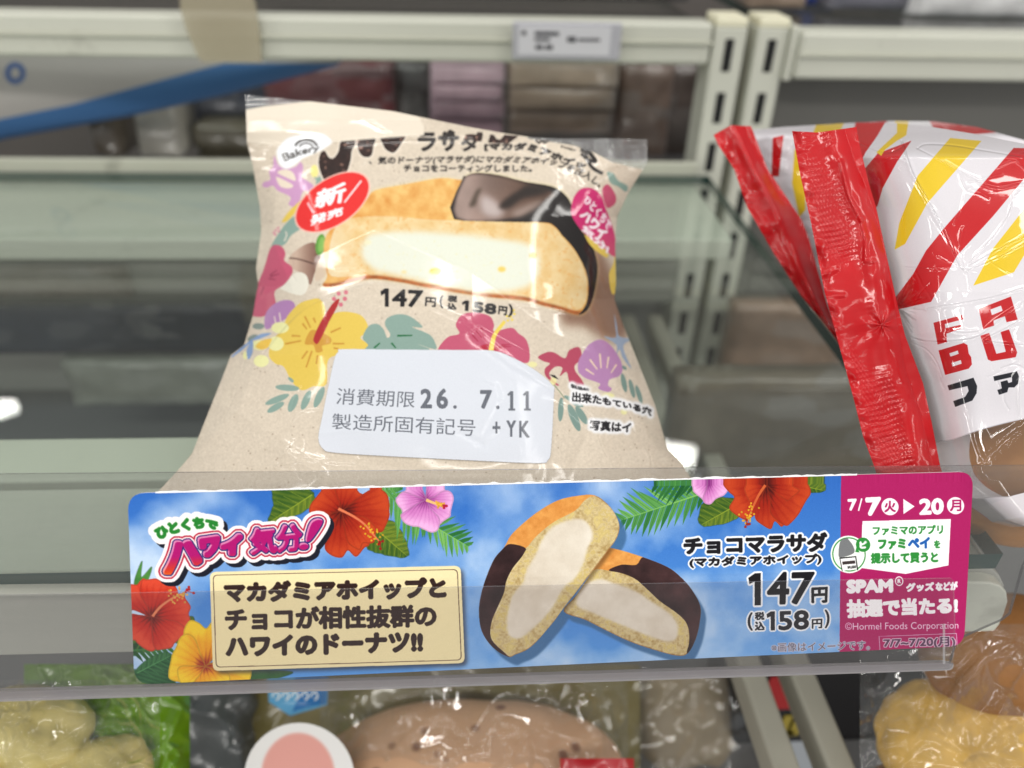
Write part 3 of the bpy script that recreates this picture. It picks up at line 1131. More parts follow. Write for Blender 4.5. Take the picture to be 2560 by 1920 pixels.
hibiscus(cd, z1((1880, 225))[0], [(*z1((1740, 165))[0], 42), (*z1((1990, 150))[0], 46), (*z1((1720, 290))[0], 40), (*z1((2030, 290))[0], 44), (*z1((1825, 405))[0], 50)], KB, KT, KTH, 2, veins=12)
pistil(cd, z1((1880, 225), (1920, 240), (1960, 255), (1995, 265)), rgb(236, 190, 120), rgb(236, 176, 60), rgb(176, 20, 60), 8, 5, 8)
# lower left group
leafp(cd, z1((80, 760), (130, 620), (125, 720), (190, 655), (150, 760)), rgb(40, 96, 40), rgb(96, 160, 70))
leafp(cd, z1((330, 1000), (440, 960), (430, 1080), (330, 1120)), GD, GL)
leafp(cd, z1((70, 1090), (250, 1100), (250, 1160), (70, 1180)), rgb(52, 92, 30), rgb(112, 130, 50))
palm(cd, z1((70, 1170))[0], z1((285, 1150))[0], 62, rgb(14, 52, 24), rgb(60, 120, 64), 7, (1, 1), 6)
leafp(cd, z1((60, 1330), (150, 1230), (280, 1180), (330, 1260), (300, 1400), (90, 1400)), rgb(14, 66, 34), rgb(72, 128, 76), z1((90, 1310), (300, 1200)), 0, 5, 6)
leafp(cd, z1((760, 1290), (1040, 1290), (960, 1330), (760, 1375)), rgb(24, 66, 34), rgb(70, 116, 60))
hibiscus(cd, z1((185, 965))[0], [(*z1((95, 760))[0], 52), (*z1((250, 735))[0], 48), (*z1((70, 1090))[0], 60), (*z1((420, 940))[0], 52), (*z1((330, 1130))[0], 46)], rgb(190, 34, 18), rgb(220, 72, 46), RTH, 3)
pistil(cd, z1((190, 960), (240, 900), (310, 850), (370, 820), (410, 800)), rgb(226, 130, 90), rgb(226, 170, 80), rgb(170, 30, 30), 7, 7)
YB, YT, YTH = rgb(238, 158, 20), rgb(250, 208, 44), rgb(146, 30, 14)
hibiscus(cd, z1((510, 1265))[0], [(*z1((520, 1000))[0], 56), (*z1((310, 1190))[0], 62), (*z1((390, 1380))[0], 44), (*z1((780, 1340))[0], 60), (*z1((560, 1400))[0], 50)], YB, YT, YTH, 4)
# upper right group
palm(cd, z2((1660, 150))[0], z2((1130, 330))[0], 62, PD, PL, 14, (1, 1), 8)
palm(cd, z2((1600, 110))[0], z2((1330, 120))[0], 44, rgb(16, 76, 36), rgb(80, 150, 70), 9, (1, 1), 9)
leafp(cd, z2((1620, 220), (1760, 190), (1870, 230), (1800, 330), (1600, 362)), GD, GL, z2((1850, 220), (1610, 355)), 0.05, 6, 6)
leafp(cd, z3((870, 85), (1050, 85), (1060, 135), (960, 140)), GD, GL, z3((880, 95), (1055, 130)), 0.05, 7, 4)
hibiscus(cd, z2((1650, 90))[0], [(*z2((1560, 150))[0], 34), (*z2((1720, 190))[0], 40)], KB, KT, KTH, 5, veins=12)
hibiscus(cd, z2((2010, 110))[0], [(*z2((1780, 200))[0], 62), (*z2((1880, 100))[0], 50), (*z2((2060, 355))[0], 46), (*z2((2230, 250))[0], 62), (*z2((2190, 110))[0], 40)], RB, RT, RTH, 6)
pistil(cd, z2((2000, 110), (1960, 170), (1925, 240), (1895, 310), (1880, 350)), rgb(206, 96, 50), rgb(230, 170, 40), rgb(150, 40, 34), 7, 9, 13)

# pink panel
cd.paint(cd.poly(z3((1160, 60), (2000, 60), (2000, 1200), (1135, 1200))), rgb(174, 26, 96))


def mask_of(chars, bold):
    m = np.zeros((cd.h, cd.w), np.float32)
    for k_, (s, q) in enumerate(chars):
        bold = 7.5 if k_ < 3 else 3.6
        m = np.maximum(m, cd.text(s, [q[0], q[1]], [q[3], q[2]], bold))
    return m


# headline logo
logo = mask_of([('ハ', z1((275, 490), (490, 478), (505, 625), (255, 715))), ('ワ', z1((472, 470), (615, 448), (600, 590), (490, 600))), ('イ', z1((600, 470), (755, 435), (735, 590), (610, 575))),
                ('気', z1((790, 412), (950, 392), (965, 562), (790, 578))), ('分', z1((950, 392), (1115, 372), (1120, 545), (955, 562)))], 8)
ex = cd.poly(z1((1165, 372), (1215, 345), (1242, 372), (1170, 480), (1135, 478)), 5)
exd = cd.ell(*z1((1122, 518))[0], 13, 9)
logo = np.maximum(logo, np.maximum(ex, exd))
kids = cd.text('ひとくちで', z1((200, 425), (300, 380), (410, 352), (510, 345), (605, 372)), z1((232, 492), (325, 452), (420, 425), (510, 412), (598, 420)), 3)
big = np.maximum(cd.dilate(logo, 18), cd.dilate(kids, 13))
cd.paint(cd.shift(big, 9, 10), rgb(22, 24, 38))
cd.paint(big, rgb(246, 240, 240))
cd.paint(cd.dilate(logo, 10), rgb(186, 34, 66))
cd.paint(cd.dilate(logo, 6), rgb(246, 226, 226))
cd.paint(cd.dilate(logo, 3), rgb(44, 40, 110))
lg = np.clip((blur(logo, 14) * 0 + (yy - 155 + (xx - 100) * 0.055) / 70.0), 0, 1)[..., None]
grad = rgb(176, 14, 110) * (1 - np.clip(lg * 2, 0, 1)) + rgb(214, 64, 30) * np.clip(lg * 2, 0, 1)
grad = grad * (1 - np.clip(lg * 2 - 1, 0, 1)) + rgb(250, 214, 40) * np.clip(lg * 2 - 1, 0, 1)
cd.paint(logo, grad)
cd.paint(np.clip(logo - cd.shift(logo, 3, 4), 0, 1), rgb(255, 224, 230), 0.55)
cd.outlined(kids, rgb(34, 128, 44), rgb(226, 240, 220), 1.5)

# message panel
pq = np.array(z1((545, 683), (2087, 627), (2105, 1226), (557, 1292)))


def rquad(c, q, r, n=6):
    q = np.asarray(q, float)
    out = []
    for i in range(4):
        a, b, d = q[i - 1], q[i], q[(i + 1) % 4]
        e1 = (a - b) / np.linalg.norm(a - b) * r
        e2 = (d - b) / np.linalg.norm(d - b) * r
        for k in range(n + 1):
            t = k / n
            out.append((1 - t) ** 2 * (b + e1) + 2 * t * (1 - t) * b + t * t * (b + e2))
    return c.poly(out)


pm = rquad(cd, pq, 16)
cd.paint(np.clip(blur(cd.shift(pm, 7, 8), 5), 0, 1), rgb(50, 50, 60), 0.75)
cd.paint(pm, rgb(242, 226, 176))
cen = pq.mean(0)
i1 = rquad(cd, cen + (pq - cen) * np.array([0.976, 0.935]), 12)
i2 = rquad(cd, cen + (pq - cen) * np.array([0.970, 0.922]), 11)
cd.paint(np.clip(i1 - i2, 0, 1), rgb(70, 44, 40))
DBR = rgb(48, 28, 24)
cd.paint(cd.text('マカダミアホイップと', z1((630, 744), (1998, 694)), z1((630, 872), (1998, 830)), 3.7), DBR)
cd.paint(cd.text('チョコが相性抜群の', z1((634, 900), (1936, 866)), z1((634, 1046), (1936, 1008)), 3.2), DBR)
cd.paint(cd.text('ハワイのドーナツ!!', z1((636, 1076), (1850, 1032)), z1((636, 1206), (1850, 1162)), 3.7), DBR)

# doughnuts
O1 = z2((950, 185), (1030, 240), (1080, 310), (1100, 380), (1080, 450), (1030, 520), (970, 600), (900, 690), (830, 780), (750, 880), (700, 950), (650, 1010), (580, 1090), (520, 1140), (450, 1170), (410, 1185), (340, 1150), (280, 1090), (240, 1010), (230, 900), (245, 800), (280, 690), (330, 580), (390, 510), (430, 440), (500, 370), (600, 290), (720, 220), (840, 190))
O2 = z2((1020, 515), (1100, 520), (1250, 565), (1390, 620), (1470, 680), (1540, 760), (1590, 860), (1585, 960), (1560, 1060), (1510, 1150), (1440, 1165), (1300, 1130), (1150, 1080), (1000, 1010), (880, 950), (750, 900), (830, 800), (930, 650), (960, 600))
m1, m2 = cd.poly(O1, 4), cd.poly(O2, 4)
cd.paint(np.clip(blur(np.maximum(cd.shift(m1, 18, 22), cd.shift(m2, 14, 20)), 2), 0, 1), rgb(62, 104, 148), 0.9)
nc = vnoise(int(CH), int(CW), 14, 21, 4)
nf = np.clip((0.5 * vnoise(int(CH), int(CW), 6, 22, 2) + 0.5 * vnoise(int(CH), int(CW), 22, 25, 3) - 0.5) * 1.7 + 0.55, 0, 1)
crumb = rgb(170, 140, 84) * (1 - nf[..., None]) + rgb(238, 224, 180) * nf[..., None]
crust = rgb(206, 128, 54) * (1 - nc[..., None]) + rgb(240, 176, 96) * nc[..., None]
ns = vnoise(int(CH), int(CW), 46, 23, 4)
creamc = rgb(206, 192, 172) * (1 - ns[..., None]) + rgb(240, 232, 218) * ns[..., None]
choc = rgb(30, 17, 18) * (1 - ns[..., None]) + rgb(92, 60, 60) * ns[..., None]


def donut(o, cut, cream, chocs, crustp):
    mo = cd.poly(o, 4)
    cd.paint(mo, crumb)
    cd.paint(np.clip(mo - (blur(mo, 2) > 0.86), 0, 1), rgb(140, 84, 40), 0.5)
    cd.paint(cd.poly(crustp, 4) * mo, crust)
    for ch in chocs:
        cd.paint(cd.poly(ch, 4) * mo, choc)
    mc = cd.poly(cut, 4) * mo
    cd.paint(mc, crumb)
    cd.paint(np.clip(mc * (nf > 0.66), 0, 1), rgb(190, 160, 70), 0.45)
    cr = cd.poly(cream, 4)
    cd.paint(np.clip(blur(cr, 3), 0, 1), creamc)
    return mo


donut(O2, z2((930, 650), (1040, 650), (1180, 690), (1260, 755), (1340, 830), (1440, 900), (1500, 960), (1520, 1040), (1505, 1130), (1440, 1158), (1300, 1120), (1150, 1070), (1000, 1000), (880, 940), (770, 890), (850, 790)),
      z2((860, 760), (960, 700), (1060, 722), (1200, 775), (1290, 835), (1400, 905), (1450, 980), (1440, 1060), (1380, 1080), (1280, 1050), (1100, 980), (930, 910), (830, 860)),
      [z2((1030, 645), (1110, 610), (1200, 610), (1250, 560), (1390, 610), (1480, 670), (1560, 760), (1620, 860), (1610, 960), (1570, 1080), (1505, 1160), (1520, 1040), (1500, 960), (1440, 900), (1340, 830), (1260, 755), (1180, 690), (1100, 660))],
      z2((930, 640), (1000, 500), (1100, 505), (1270, 560), (1200, 620), (1110, 625), (1020, 655)))
cd.paint(np.clip(blur(cd.shift(m1, 8, 6), 4) - m1, 0, 1) * m2, rgb(60, 40, 20), 0.5)
donut(O1, z2((950, 192), (1030, 245), (1085, 320), (1095, 390), (1070, 450), (1020, 520), (960, 600), (830, 775), (700, 945), (580, 1085), (450, 1165), (405, 1172), (325, 1095), (300, 1040), (330, 930), (368, 860), (385, 790), (420, 690), (480, 600), (540, 500), (600, 430), (700, 350), (830, 280), (890, 215)),
      z2((860, 330), (915, 370), (935, 440), (900, 520), (870, 620), (820, 700), (770, 740), (730, 790), (700, 850), (640, 930), (560, 1010), (480, 1070), (420, 1060), (400, 1000), (410, 900), (440, 800), (500, 730), (530, 640), (580, 560), (620, 470), (680, 390), (770, 345)),
      [z2((380, 520), (430, 490), (522, 515), (500, 565), (440, 640), (400, 720), (385, 790), (345, 880), (310, 960), (298, 1040), (320, 1100), (420, 1200), (250, 1150), (180, 900), (300, 600))],
      z2((370, 540), (430, 420), (600, 280), (850, 170), (960, 180), (890, 220), (830, 285), (700, 355), (600, 435), (520, 515), (430, 500)))

# names and prices
BK, WH = rgb(22, 20, 24), rgb(240, 242, 246)
cd.outlined(cd.text('チョコマラサダ', z3((246, 408), (1078, 370)), z3((246, 512), (1076, 484)), 3.0), BK, WH, 5)
cd.outlined(cd.text('(マカダミアホイップ)', z3((280, 528), (1042, 493)), z3((280, 588), (1040, 560)), 1.5), BK, WH, 4)
pr = np.maximum(np.maximum(cd.text('47', z3((722, 606), (1002, 598)), z3((726, 796), (970, 788)), 3.0), cd.poly(z3((656, 613), (690, 611), (688, 797), (652, 798), (654, 660), (624, 676), (618, 640)))), cd.text('円', z3((980, 692), (1075, 686)), z3((980, 782), (1072, 778)), 1.8))
cd.outlined(pr, BK, WH, 5)
sm = np.maximum.reduce([cd.text('(', z3((610, 840), (640, 838)), z3((610, 946), (640, 944)), 1.2), cd.text('税', z3((652, 838), (708, 834)), z3((652, 884), (708, 881)), 1),
                        cd.text('込', z3((652, 892), (708, 888)), z3((652, 944), (708, 940)), 1), np.maximum(cd.text('58', z3((786, 829), (966, 820)), z3((788, 942), (964, 934)), 2.2), cd.poly(z3((745, 832), (768, 831), (767, 941), (743, 942), (744, 860), (724, 870), (720, 848)))),
                        cd.text('円', z3((980, 874), (1042, 870)), z3((980, 930), (1040, 926)), 1.2), cd.text(')', z3((1055, 818), (1084, 816)), z3((1055, 926), (1084, 922)), 1.2)])
cd.outlined(sm, rgb(34, 32, 38), WH, 4)
cd.outlined(cd.text('※画像はイメージです。', z3((745, 1015), (1312, 992)), z3((745, 1066), (1312, 1048)), 0.3), rgb(84, 84, 100), rgb(206, 200, 214), 1.6)

# pink panel print
W = rgb(248, 244, 246)
PK = rgb(174, 26, 96)
for s, q, b in (('7', z3((1195, 178), (1250, 175), (1232, 246), (1205, 247)), 2.2), ('7', z3((1297, 168), (1390, 163), (1350, 274), (1312, 276)), 4.2), ('20', z3((1607, 172), (1752, 164), (1750, 262), (1607, 268)), 3.2)):
    cd.paint(cd.text(s, [q[0], q[1]], [q[3], q[2]], b), W)
cd.paint(cd.stroke(z3((1258, 246), (1278, 174)), 3.6, 0), W)
for (c, s) in (((1440, 220), '火'), ((1818, 210), '月')):
    cd.paint(cd.ell(*z3(c)[0], 21.5, 21.5), W)
    x, y = c
    cd.paint(cd.text(s, z3((x - 34, y - 34), (x + 34, y - 36)), z3((x - 34, y + 34), (x + 34, y + 32)), 1.4), PK)
cd.paint(cd.poly(z3((1517, 174), (1582, 217), (1517, 262))), W)
cd.paint(cd.poly(z3((1280, 305), (1790, 287), (1772, 555), (1525, 607), (1265, 575))), rgb(250, 250, 250))
GR, BL = rgb(44, 140, 56), rgb(20, 92, 176)
cd.paint(cd.text('ファミマのアプリ', z3((1337, 332), (1745, 320)), z3((1337, 388), (1745, 376)), 1.4), GR)
cd.paint(cd.text('ファミ', z3((1368, 408), (1528, 402)), z3((1368, 470), (1528, 464)), 2.0), GR)
cd.paint(cd.text('ペイ', z3((1540, 398), (1668, 392)), z3((1540, 464), (1668, 458)), 2.0), BL)
cd.paint(cd.text('を', z3((1690, 412), (1728, 410)), z3((1690, 458), (1728, 456)), 1.2), GR)
cd.paint(cd.text('提示して買うと', z3((1325, 488), (1714, 476)), z3((1325, 550), (1714, 540)), 1.6), GR)
cx, cy = z3((1200, 498))[0]
cd.paint(cd.ell(cx, cy, 46, 47), rgb(246, 250, 244))
cd.paint(np.clip(cd.ell(cx, cy, 42, 43) - cd.ell(cx, cy, 39, 40), 0, 1), GR)
cd.paint(cd.poly(z3((1150, 425), (1185, 405), (1198, 412), (1225, 450), (1228, 490), (1160, 515), (1140, 505)), 4), rgb(120, 122, 124))
cd.paint(cd.poly(z3((1146, 520), (1238, 510), (1248, 585), (1160, 592))), rgb(250, 250, 250))
cd.paint(np.clip(cd.poly(z3((1144, 517), (1241, 507), (1252, 588), (1158, 595))) - cd.poly(z3((1150, 524), (1236, 514), (1245, 590), (1163, 597))), 0, 1), rgb(30, 30, 30))
cd.paint(cd.poly(z3((1160, 540), (1234, 532), (1236, 550), (1163, 558))), rgb(60, 50, 50))
cd.paint(cd.text('¥1,000', z3((1190, 566), (1240, 560)), z3((1190, 584), (1240, 578)), 0.6), rgb(30, 30, 30))
cd.paint(cd.poly(z3((1244, 455), (1262, 486), (1236, 484))), GR)
cd.paint(cd.ell(*z3((1282, 441))[0], 18, 18), GR)
cd.paint(cd.text('ピ', z3((1262, 420), (1304, 418)), z3((1262, 464), (1304, 462)), 1.6), W)
cd.paint(cd.text('SPAM', z3((1182, 644), (1452, 636)), z3((1182, 724), (1452, 716)), 3.6), W)
q = z3((1487, 649))[0]
cd.paint(np.clip(cd.ell(*q, 10.5, 12) - cd.ell(*q, 8, 9.5), 0, 1), W)
cd.paint(cd.text('R', z3((1478, 636), (1497, 635)), z3((1478, 662), (1497, 661)), 0.6), W)
cd.paint(cd.text('グッズ', z3((1525, 658), (1690, 650)), z3((1525, 712), (1690, 706)), 2.4), W)
cd.paint(cd.text('などが', z3((1695, 652), (1825, 645)), z3((1695, 704), (1825, 698)), 1.8), W)
cd.paint(cd.text('抽選で当たる!', z3((1180, 757), (1825, 735)), z3((1182, 868), (1825, 832)), 3.4), W)
cd.paint(cd.text('©Hormel Foods Corporation', z3((1172, 892), (1825, 876)), z3((1172, 946), (1825, 932)), 0), rgb(240, 206, 226))
bx = [z3((1365, 968), (1815, 945), (1820, 1046), (1370, 1062))]
bq = np.array(bx[0])
bc = bq.mean(0)
cd.paint(np.clip(cd.poly(bq) - cd.poly(bc + (bq - bc) * np.array([0.982, 0.93])), 0, 1), rgb(214, 170, 196))
cd.outlined(cd.text('7/7~7/20(月)', z3((1392, 980), (1806, 965)), z3((1392, 1042), (1806, 1030)), 0.8), rgb(96, 60, 88), rgb(226, 196, 214), 2.2)
grain = rng.randn(int(CH), int(CW), 1) * 0.012
cd.a = np.clip(cd.a + grain, 0, 1)

card_im = cd.image('card_print')
CARDM = print_mat('card_print', card_im, 0.32, coat=0.25, coat_rough=0.15)
corner = PV([(319, 1233), (2434, 1179), (2410, 1615), (336, 1712)], 0.0)


def rounded(q, r, n=6):
    out = []
    for i in range(4):
        a, b, d = q[i - 1], q[i], q[(i + 1) % 4]
        e1 = (a - b) / np.linalg.norm(a - b) * r
        e2 = (d - b) / np.linalg.norm(d - b) * r
        for k in range(n + 1):
            t = k / n
            out.append((1 - t) ** 2 * (b + e1) + 2 * t * (1 - t) * b + t * t * (b + e2))
    return np.array(out)


ro = rounded(corner, 0.0048)
ex_, ey_ = corner[1] - corner[0], corner[3] - corner[0]
uvs = np.stack([((ro - corner[0]) @ ex_) / (ex_ @ ex_), 1 - ((ro - corner[0]) @ ey_) / (ey_ @ ey_)], 1)
k = len(ro)
V = np.concatenate([ro, ro - KN * 0.0005])
F = [tuple(range(k)), tuple(range(2 * k - 1, k - 1, -1))] + [(i, k + i, k + (i + 1) % k, (i + 1) % k) for i in range(k)]
PAPER = mat('card_stock', (244, 244, 246), 0.6)
co = obj('promo_card', V, F, CARDM, uv=np.concatenate([uvs, uvs]), mats=[CARDM, PAPER], midx=[0] + [1] * (k + 1))
tag(co, 'long card with blue sky, hibiscus, cut doughnuts and pink end, slotted in clear rail', 'promotional card')
# white nibbled edge along the card's perforated top
tb = np.array([corner[0] + ex_ * t for t in np.linspace(0.03, 0.85, 260)])
jj = np.abs(pn(np.arange(260.0) * 9, np.zeros(260), 40, 4, 3))
up = ey_ / np.linalg.norm(ey_)
Vn = np.concatenate([tb + KN * 0.00008 + up * 0.0002, tb + KN * 0.00008 - up * (0.00012 + 0.00035 * jj[:, None])])
Fn = [(i, i + 1, 261 + i, 260 + i) for i in range(259)]
obj('torn_edge', Vn, Fn, PAPER, co)

# ------------------------------------------------------------------ cream bread bag: print
BX, BY, BW, BH = 330, 215, 1460, 1200
bc_ = Canvas(BW, BH, lambda p: np.asarray(p, float) - np.array([BX, BY]), rgb(211, 198, 180))
c = bc_
yy, xx = c.grid_px()
n1 = vnoise(BH, BW, 160, 31, 3)
lh = blur(np.repeat(rng.randn(BH, BW // 4 + 1), 4, axis=1)[:, :BW], 1)
lv = blur(np.repeat(rng.randn(BH // 4 + 1, BW), 4, axis=0)[:BH], 1)
linen = (lh + lv) * 0.022
c.a = np.clip(c.a * (1 + (n1 - 0.5)[..., None] * 0.04) + linen[..., None], 0, 1)
fl = (rng.rand(BH, BW) > 0.9997).astype(float)
c.paint(np.clip(blur(fl, 1) * 9, 0, 1), rgb(120, 98, 78), 0.6)
z4, z5, z6, z7 = Z(.3014, 560, 220), Z(.3135, 1060, 300), Z(.3617, 400, 700), Z(.3617, 1000, 700)
y1, y2, y3, y4 = Z(.15675, 560, 220), Z(.1537, 960, 300), Z(.1929, 1260, 320), Z(.20796, 1300, 880)

CHB = rgb(44, 28, 24)
glit = vnoise(BH, BW, 7, 44, 2)
choctex = CHB[None, None] * (0.75 + 0.7 * glit[..., None]) + (np.clip(glit - 0.70, 0, 1) * 3.0)[..., None] * rgb(190, 160, 140)
MAUVE, PINK, TEAL, YEL, TURT = rgb(198, 150, 190), rgb(190, 82, 110), rgb(134, 160, 150), rgb(222, 192, 84), rgb(176, 70, 94)
# turtle, left
tm = c.poly(y1((800, 1080), (870, 1230), (1000, 1290), (1150, 1250), (1220, 1180), (1265, 1280), (1240, 1420), (1330, 1480), (1430, 1560), (1420, 1660), (1280, 1640), (1230, 1720), (1180, 1900), (1030, 1860), (1060, 1740), (860, 1640), (780, 1560), (680, 1590), (610, 1560), (640, 1500), (740, 1460), (720, 1330), (780, 1260)), 5)
c.paint(tm, MAUVE)
c.paint(c.poly(y1((850, 1350), (950, 1300), (1080, 1330), (1140, 1430), (1130, 1480), (1000, 1430)), 5), rgb(226, 212, 194))
c.paint(c.poly(y1((830, 1430), (900, 1440), (1100, 1550), (1040, 1600), (900, 1570)), 5), rgb(226, 212, 194))
c.paint(c.ell(*z4((750, 690))[0], 10, 16), rgb(230, 222, 140))
c.paint(c.poly(z4((745, 735), (770, 745), (800, 730), (815, 770), (830, 800), (780, 825), (760, 800), (765, 770)), 4), TEAL)
c.paint(c.poly(z4((480, 1105), (560, 1000), (690, 890), (730, 890), (640, 980), (530, 1100)), 4), YEL)
c.paint(c.poly(z4((390, 1320), (500, 1140), (600, 1060), (680, 1130), (560, 1220), (500, 1300)), 4), TEAL)
c.paint(c.stroke(z4((500, 1270), (520, 1220), (510, 1190)), 3), rgb(220, 210, 196))
for a in ((430, 1180), (450, 1160), (455, 1190), (425, 1215), (415, 1200)):
    c.paint(c.ell(*z4(a)[0], 3, 3), rgb(206, 130, 150))
# coconut
shade = np.clip((xx - (740 - BX)) / 70.0, 0, 1)[..., None]
c.paint(c.poly(z4((540, 1410), (620, 1330), (740, 1280), (800, 1360), (790, 1440), (750, 1540), (720, 1630), (690, 1600), (640, 1540), (560, 1490)), 4), rgb(196, 170, 152) * (1 - shade) + rgb(92, 54, 42) * shade)
c.paint(c.stroke(z4((540, 1410), (620, 1420), (750, 1460)), 3), rgb(70, 40, 32))
c.paint(c.poly(z4((460, 1659), (520, 1600), (600, 1530), (680, 1550), (700, 1640), (640, 1720)), 4), rgb(226, 222, 208))
c.paint(c.poly(z4((770, 1460), (850, 1380), (850, 1540), (760, 1600)), 4), rgb(206, 186, 164))
c.paint(c.ell(*z4((800, 1300))[0], 12, 27, 8), rgb(92, 150, 60))
c.paint(c.ell(*z4((806, 1300))[0], 7, 20, 8), rgb(124, 176, 84))
# pink flower, left edge
c.paint(c.poly(z4((250, 1700), (330, 1500), (390, 1320), (470, 1310), (510, 1370), (500, 1430), (560, 1480), (565, 1540), (500, 1630), (420, 1690), (430, 1800), (380, 1860), (300, 1900), (200, 1860)), 5), PINK)
for a, b in (((380, 1555), (440, 1510)), ((385, 1565), (460, 1540)), ((370, 1580), (430, 1590)), ((330, 1650), (300, 1720))):
    c.paint(c.stroke(z4(a, b), 4, 0, 2), rgb(150, 50, 80))
# doughnut photograph
dn = vnoise(BH, BW, 22, 51, 4)
df = vnoise(BH, BW, 7, 52, 3)
crumb = rgb(216, 176, 110) * (1 - dn[..., None]) + rgb(232, 214, 172) * dn[..., None]
crustc = rgb(206, 132, 54) * (1 - dn[..., None]) + rgb(236, 204, 132) * dn[..., None]
outer = [(807, 714), (818, 690), (810, 640), (812, 600), (830, 570), (880, 530), (916, 500), (937, 476), (1012, 461), (1102, 445), (1155, 450), (1165, 440), (1192, 432), (1248, 438), (1311, 454), (1380, 466), (1414, 488), (1430, 516), (1442, 560), (1477, 607), (1489, 639), (1494, 676), (1484, 739), (1468, 776), (1446, 787), (1405, 776), (1358, 764), (1311, 751), (1217, 742), (1154, 733), (1060, 717), (1000, 705), (922, 697), (840, 716)]
mo = c.poly(outer, 4)
sh = np.clip(blur(c.poly([(1450, 560), (1510, 640), (1545, 720), (1575, 830), (1520, 850), (1460, 815), (1400, 790)], 4), 12), 0, 1)
c.paint(sh, rgb(126, 90, 70), 0.85)
c.paint(np.clip(blur(mo, 5), 0, 1), rgb(236, 222, 150), 0.6)
c.paint(mo, crustc)
chm = c.poly([(1135, 548), (1155, 450), (1165, 440), (1192, 432), (1248, 438), (1311, 454), (1380, 466), (1414, 488), (1430, 516), (1442, 560), (1477, 607), (1489, 639), (1494, 676), (1484, 739), (1468, 776), (1446, 787), (1464, 764), (1471, 723), (1464, 676), (1436, 623), (1405, 588), (1383, 563), (1342, 555)], 3)
c.paint(chm, rgb(26, 20, 18))
gl_ = c.poly([(1140, 545), (1160, 446), (1192, 434), (1248, 440), (1298, 452), (1385, 482), (1358, 505), (1280, 546)], 4)
gn = vnoise(BH, BW, 60, 57, 2)
gk = np.clip((xx + BX - 1170) / 190.0, 0, 1)[..., None]
c.paint(np.clip(blur(gl_ * chm, 4), 0, 1) * chm, (rgb(146, 126, 118) * (1 - gk) + rgb(80, 54, 40) * gk) * (0.8 + 0.4 * gn[..., None]))
c.paint(np.clip(blur(c.poly(z5((470, 600), (560, 640), (640, 740), (560, 780), (470, 740), (450, 660)), 4), 8), 0, 1) * chm, rgb(196, 184, 182), 0.8)
c.paint(np.clip(blur(c.poly(z5((700, 740), (860, 660), (960, 640), (900, 700), (760, 775)), 4), 8), 0, 1) * chm, rgb(176, 160, 152), 0.7)
c.paint(np.clip(blur(c.poly(z5((600, 700), (640, 640), (760, 560), (840, 520), (1000, 560), (900, 600), (780, 630), (680, 700)), 4), 5), 0, 1), rgb(34, 26, 22), 0.9)
c.paint(np.clip(blur(c.poly(z5((360, 690), (385, 630), (420, 560), (460, 545), (430, 610), (410, 680)), 4), 4), 0, 1), rgb(60, 50, 40), 0.8)
cut = [(828, 690), (822, 640), (830, 590), (849, 557), (892, 543), (982, 541), (1060, 548), (1160, 552), (1342, 557), (1383, 566), (1405, 592), (1436, 627), (1462, 676), (1468, 723), (1460, 762), (1440, 776), (1405, 768), (1358, 756), (1311, 743), (1217, 733), (1154, 724), (1060, 708), (1000, 696), (922, 688)]
mc = c.poly(cut, 4)
c.paint(mc, crumb)
c.paint(np.clip(mc * np.clip((dn - 0.62) * 6, 0, 1), 0, 1), rgb(226, 160, 70), 0.0)
c.paint(mc * np.clip((df - 0.64) * 8, 0, 1), rgb(220, 160, 84), 0.55)
c.paint(mc * np.clip((840 - xx - BX) / 60.0 + 0.9, 0, 1), rgb(226, 210, 176), 0.65)
edge = np.clip(mo - c.shift(mo, 0, -9), 0, 1) * (1 - chm) * (yy > 690 - BY - 30)
c.paint(np.clip(blur(edge, 2), 0, 1), rgb(150, 70, 26) * (0.7 + 0.6 * df[..., None]), 0.85)
cream = c.poly([(905, 640), (910, 605), (940, 583), (1042, 579), (1160, 586), (1250, 598), (1311, 608), (1338, 626), (1348, 661), (1340, 695), (1305, 721), (1217, 731), (1123, 718), (1012, 692), (937, 674)], 5)
cr2 = np.clip(blur(cream, 7), 0, 1)
c.paint(cr2, rgb(222, 225, 210))
c.paint(cream * np.clip((df - 0.74) * 8, 0, 1), rgb(222, 216, 160), 0.6)
for p, rx, ry, col in (((1088, 678), 14, 8, rgb(234, 188, 50)), (z5((620, 1190))[0], 10, 7, rgb(234, 198, 90)), (z5((870, 1080))[0], 9, 8, rgb(232, 176, 70)), ((920, 606), 9, 6, rgb(232, 226, 190)), ((1010, 680), 7, 4, rgb(230, 210, 150))):
    c.paint(np.clip(blur(c.ell(*p, rx, ry), 1.5), 0, 1), col, 0.9)
# right-hand side prints
c.paint(c.poly(y3((1340, 570), (1420, 590), (1480, 680), (1600, 750), (1580, 830), (1480, 760), (1390, 720), (1350, 640)), 4), TEAL)
c.paint(c.poly(y3((1270, 800), (1330, 730), (1390, 770), (1450, 880), (1440, 980), (1340, 1040), (1290, 920)), 4), rgb(190, 80, 110))
c.paint(c.poly(y3((1450, 1500), (1470, 1560), (1470, 2050), (1400, 2150), (1360, 1900), (1420, 1750)), 3), YEL)
c.paint(c.poly(y3((1050, 1380), (1200, 1500), (1340, 1600), (1330, 1680), (1180, 1580), (1090, 1480)), 4), YEL)
pk = c.poly(y3((870, 1100), (880, 980), (920, 870), (1000, 790), (1110, 775), (1210, 820), (1270, 900), (1310, 1020), (1370, 1180), (1430, 1360), (1460, 1560), (1450, 1660), (1390, 1650), (1300, 1560), (1170, 1470), (1010, 1330), (910, 1200)), 5)
pg = np.clip((yy + BY - 560) / 90.0, 0, 1)[..., None]
c.paint(pk, rgb(200, 38, 108) * (1 - pg) + rgb(206, 84, 108) * pg)
WT = rgb(246, 232, 238)
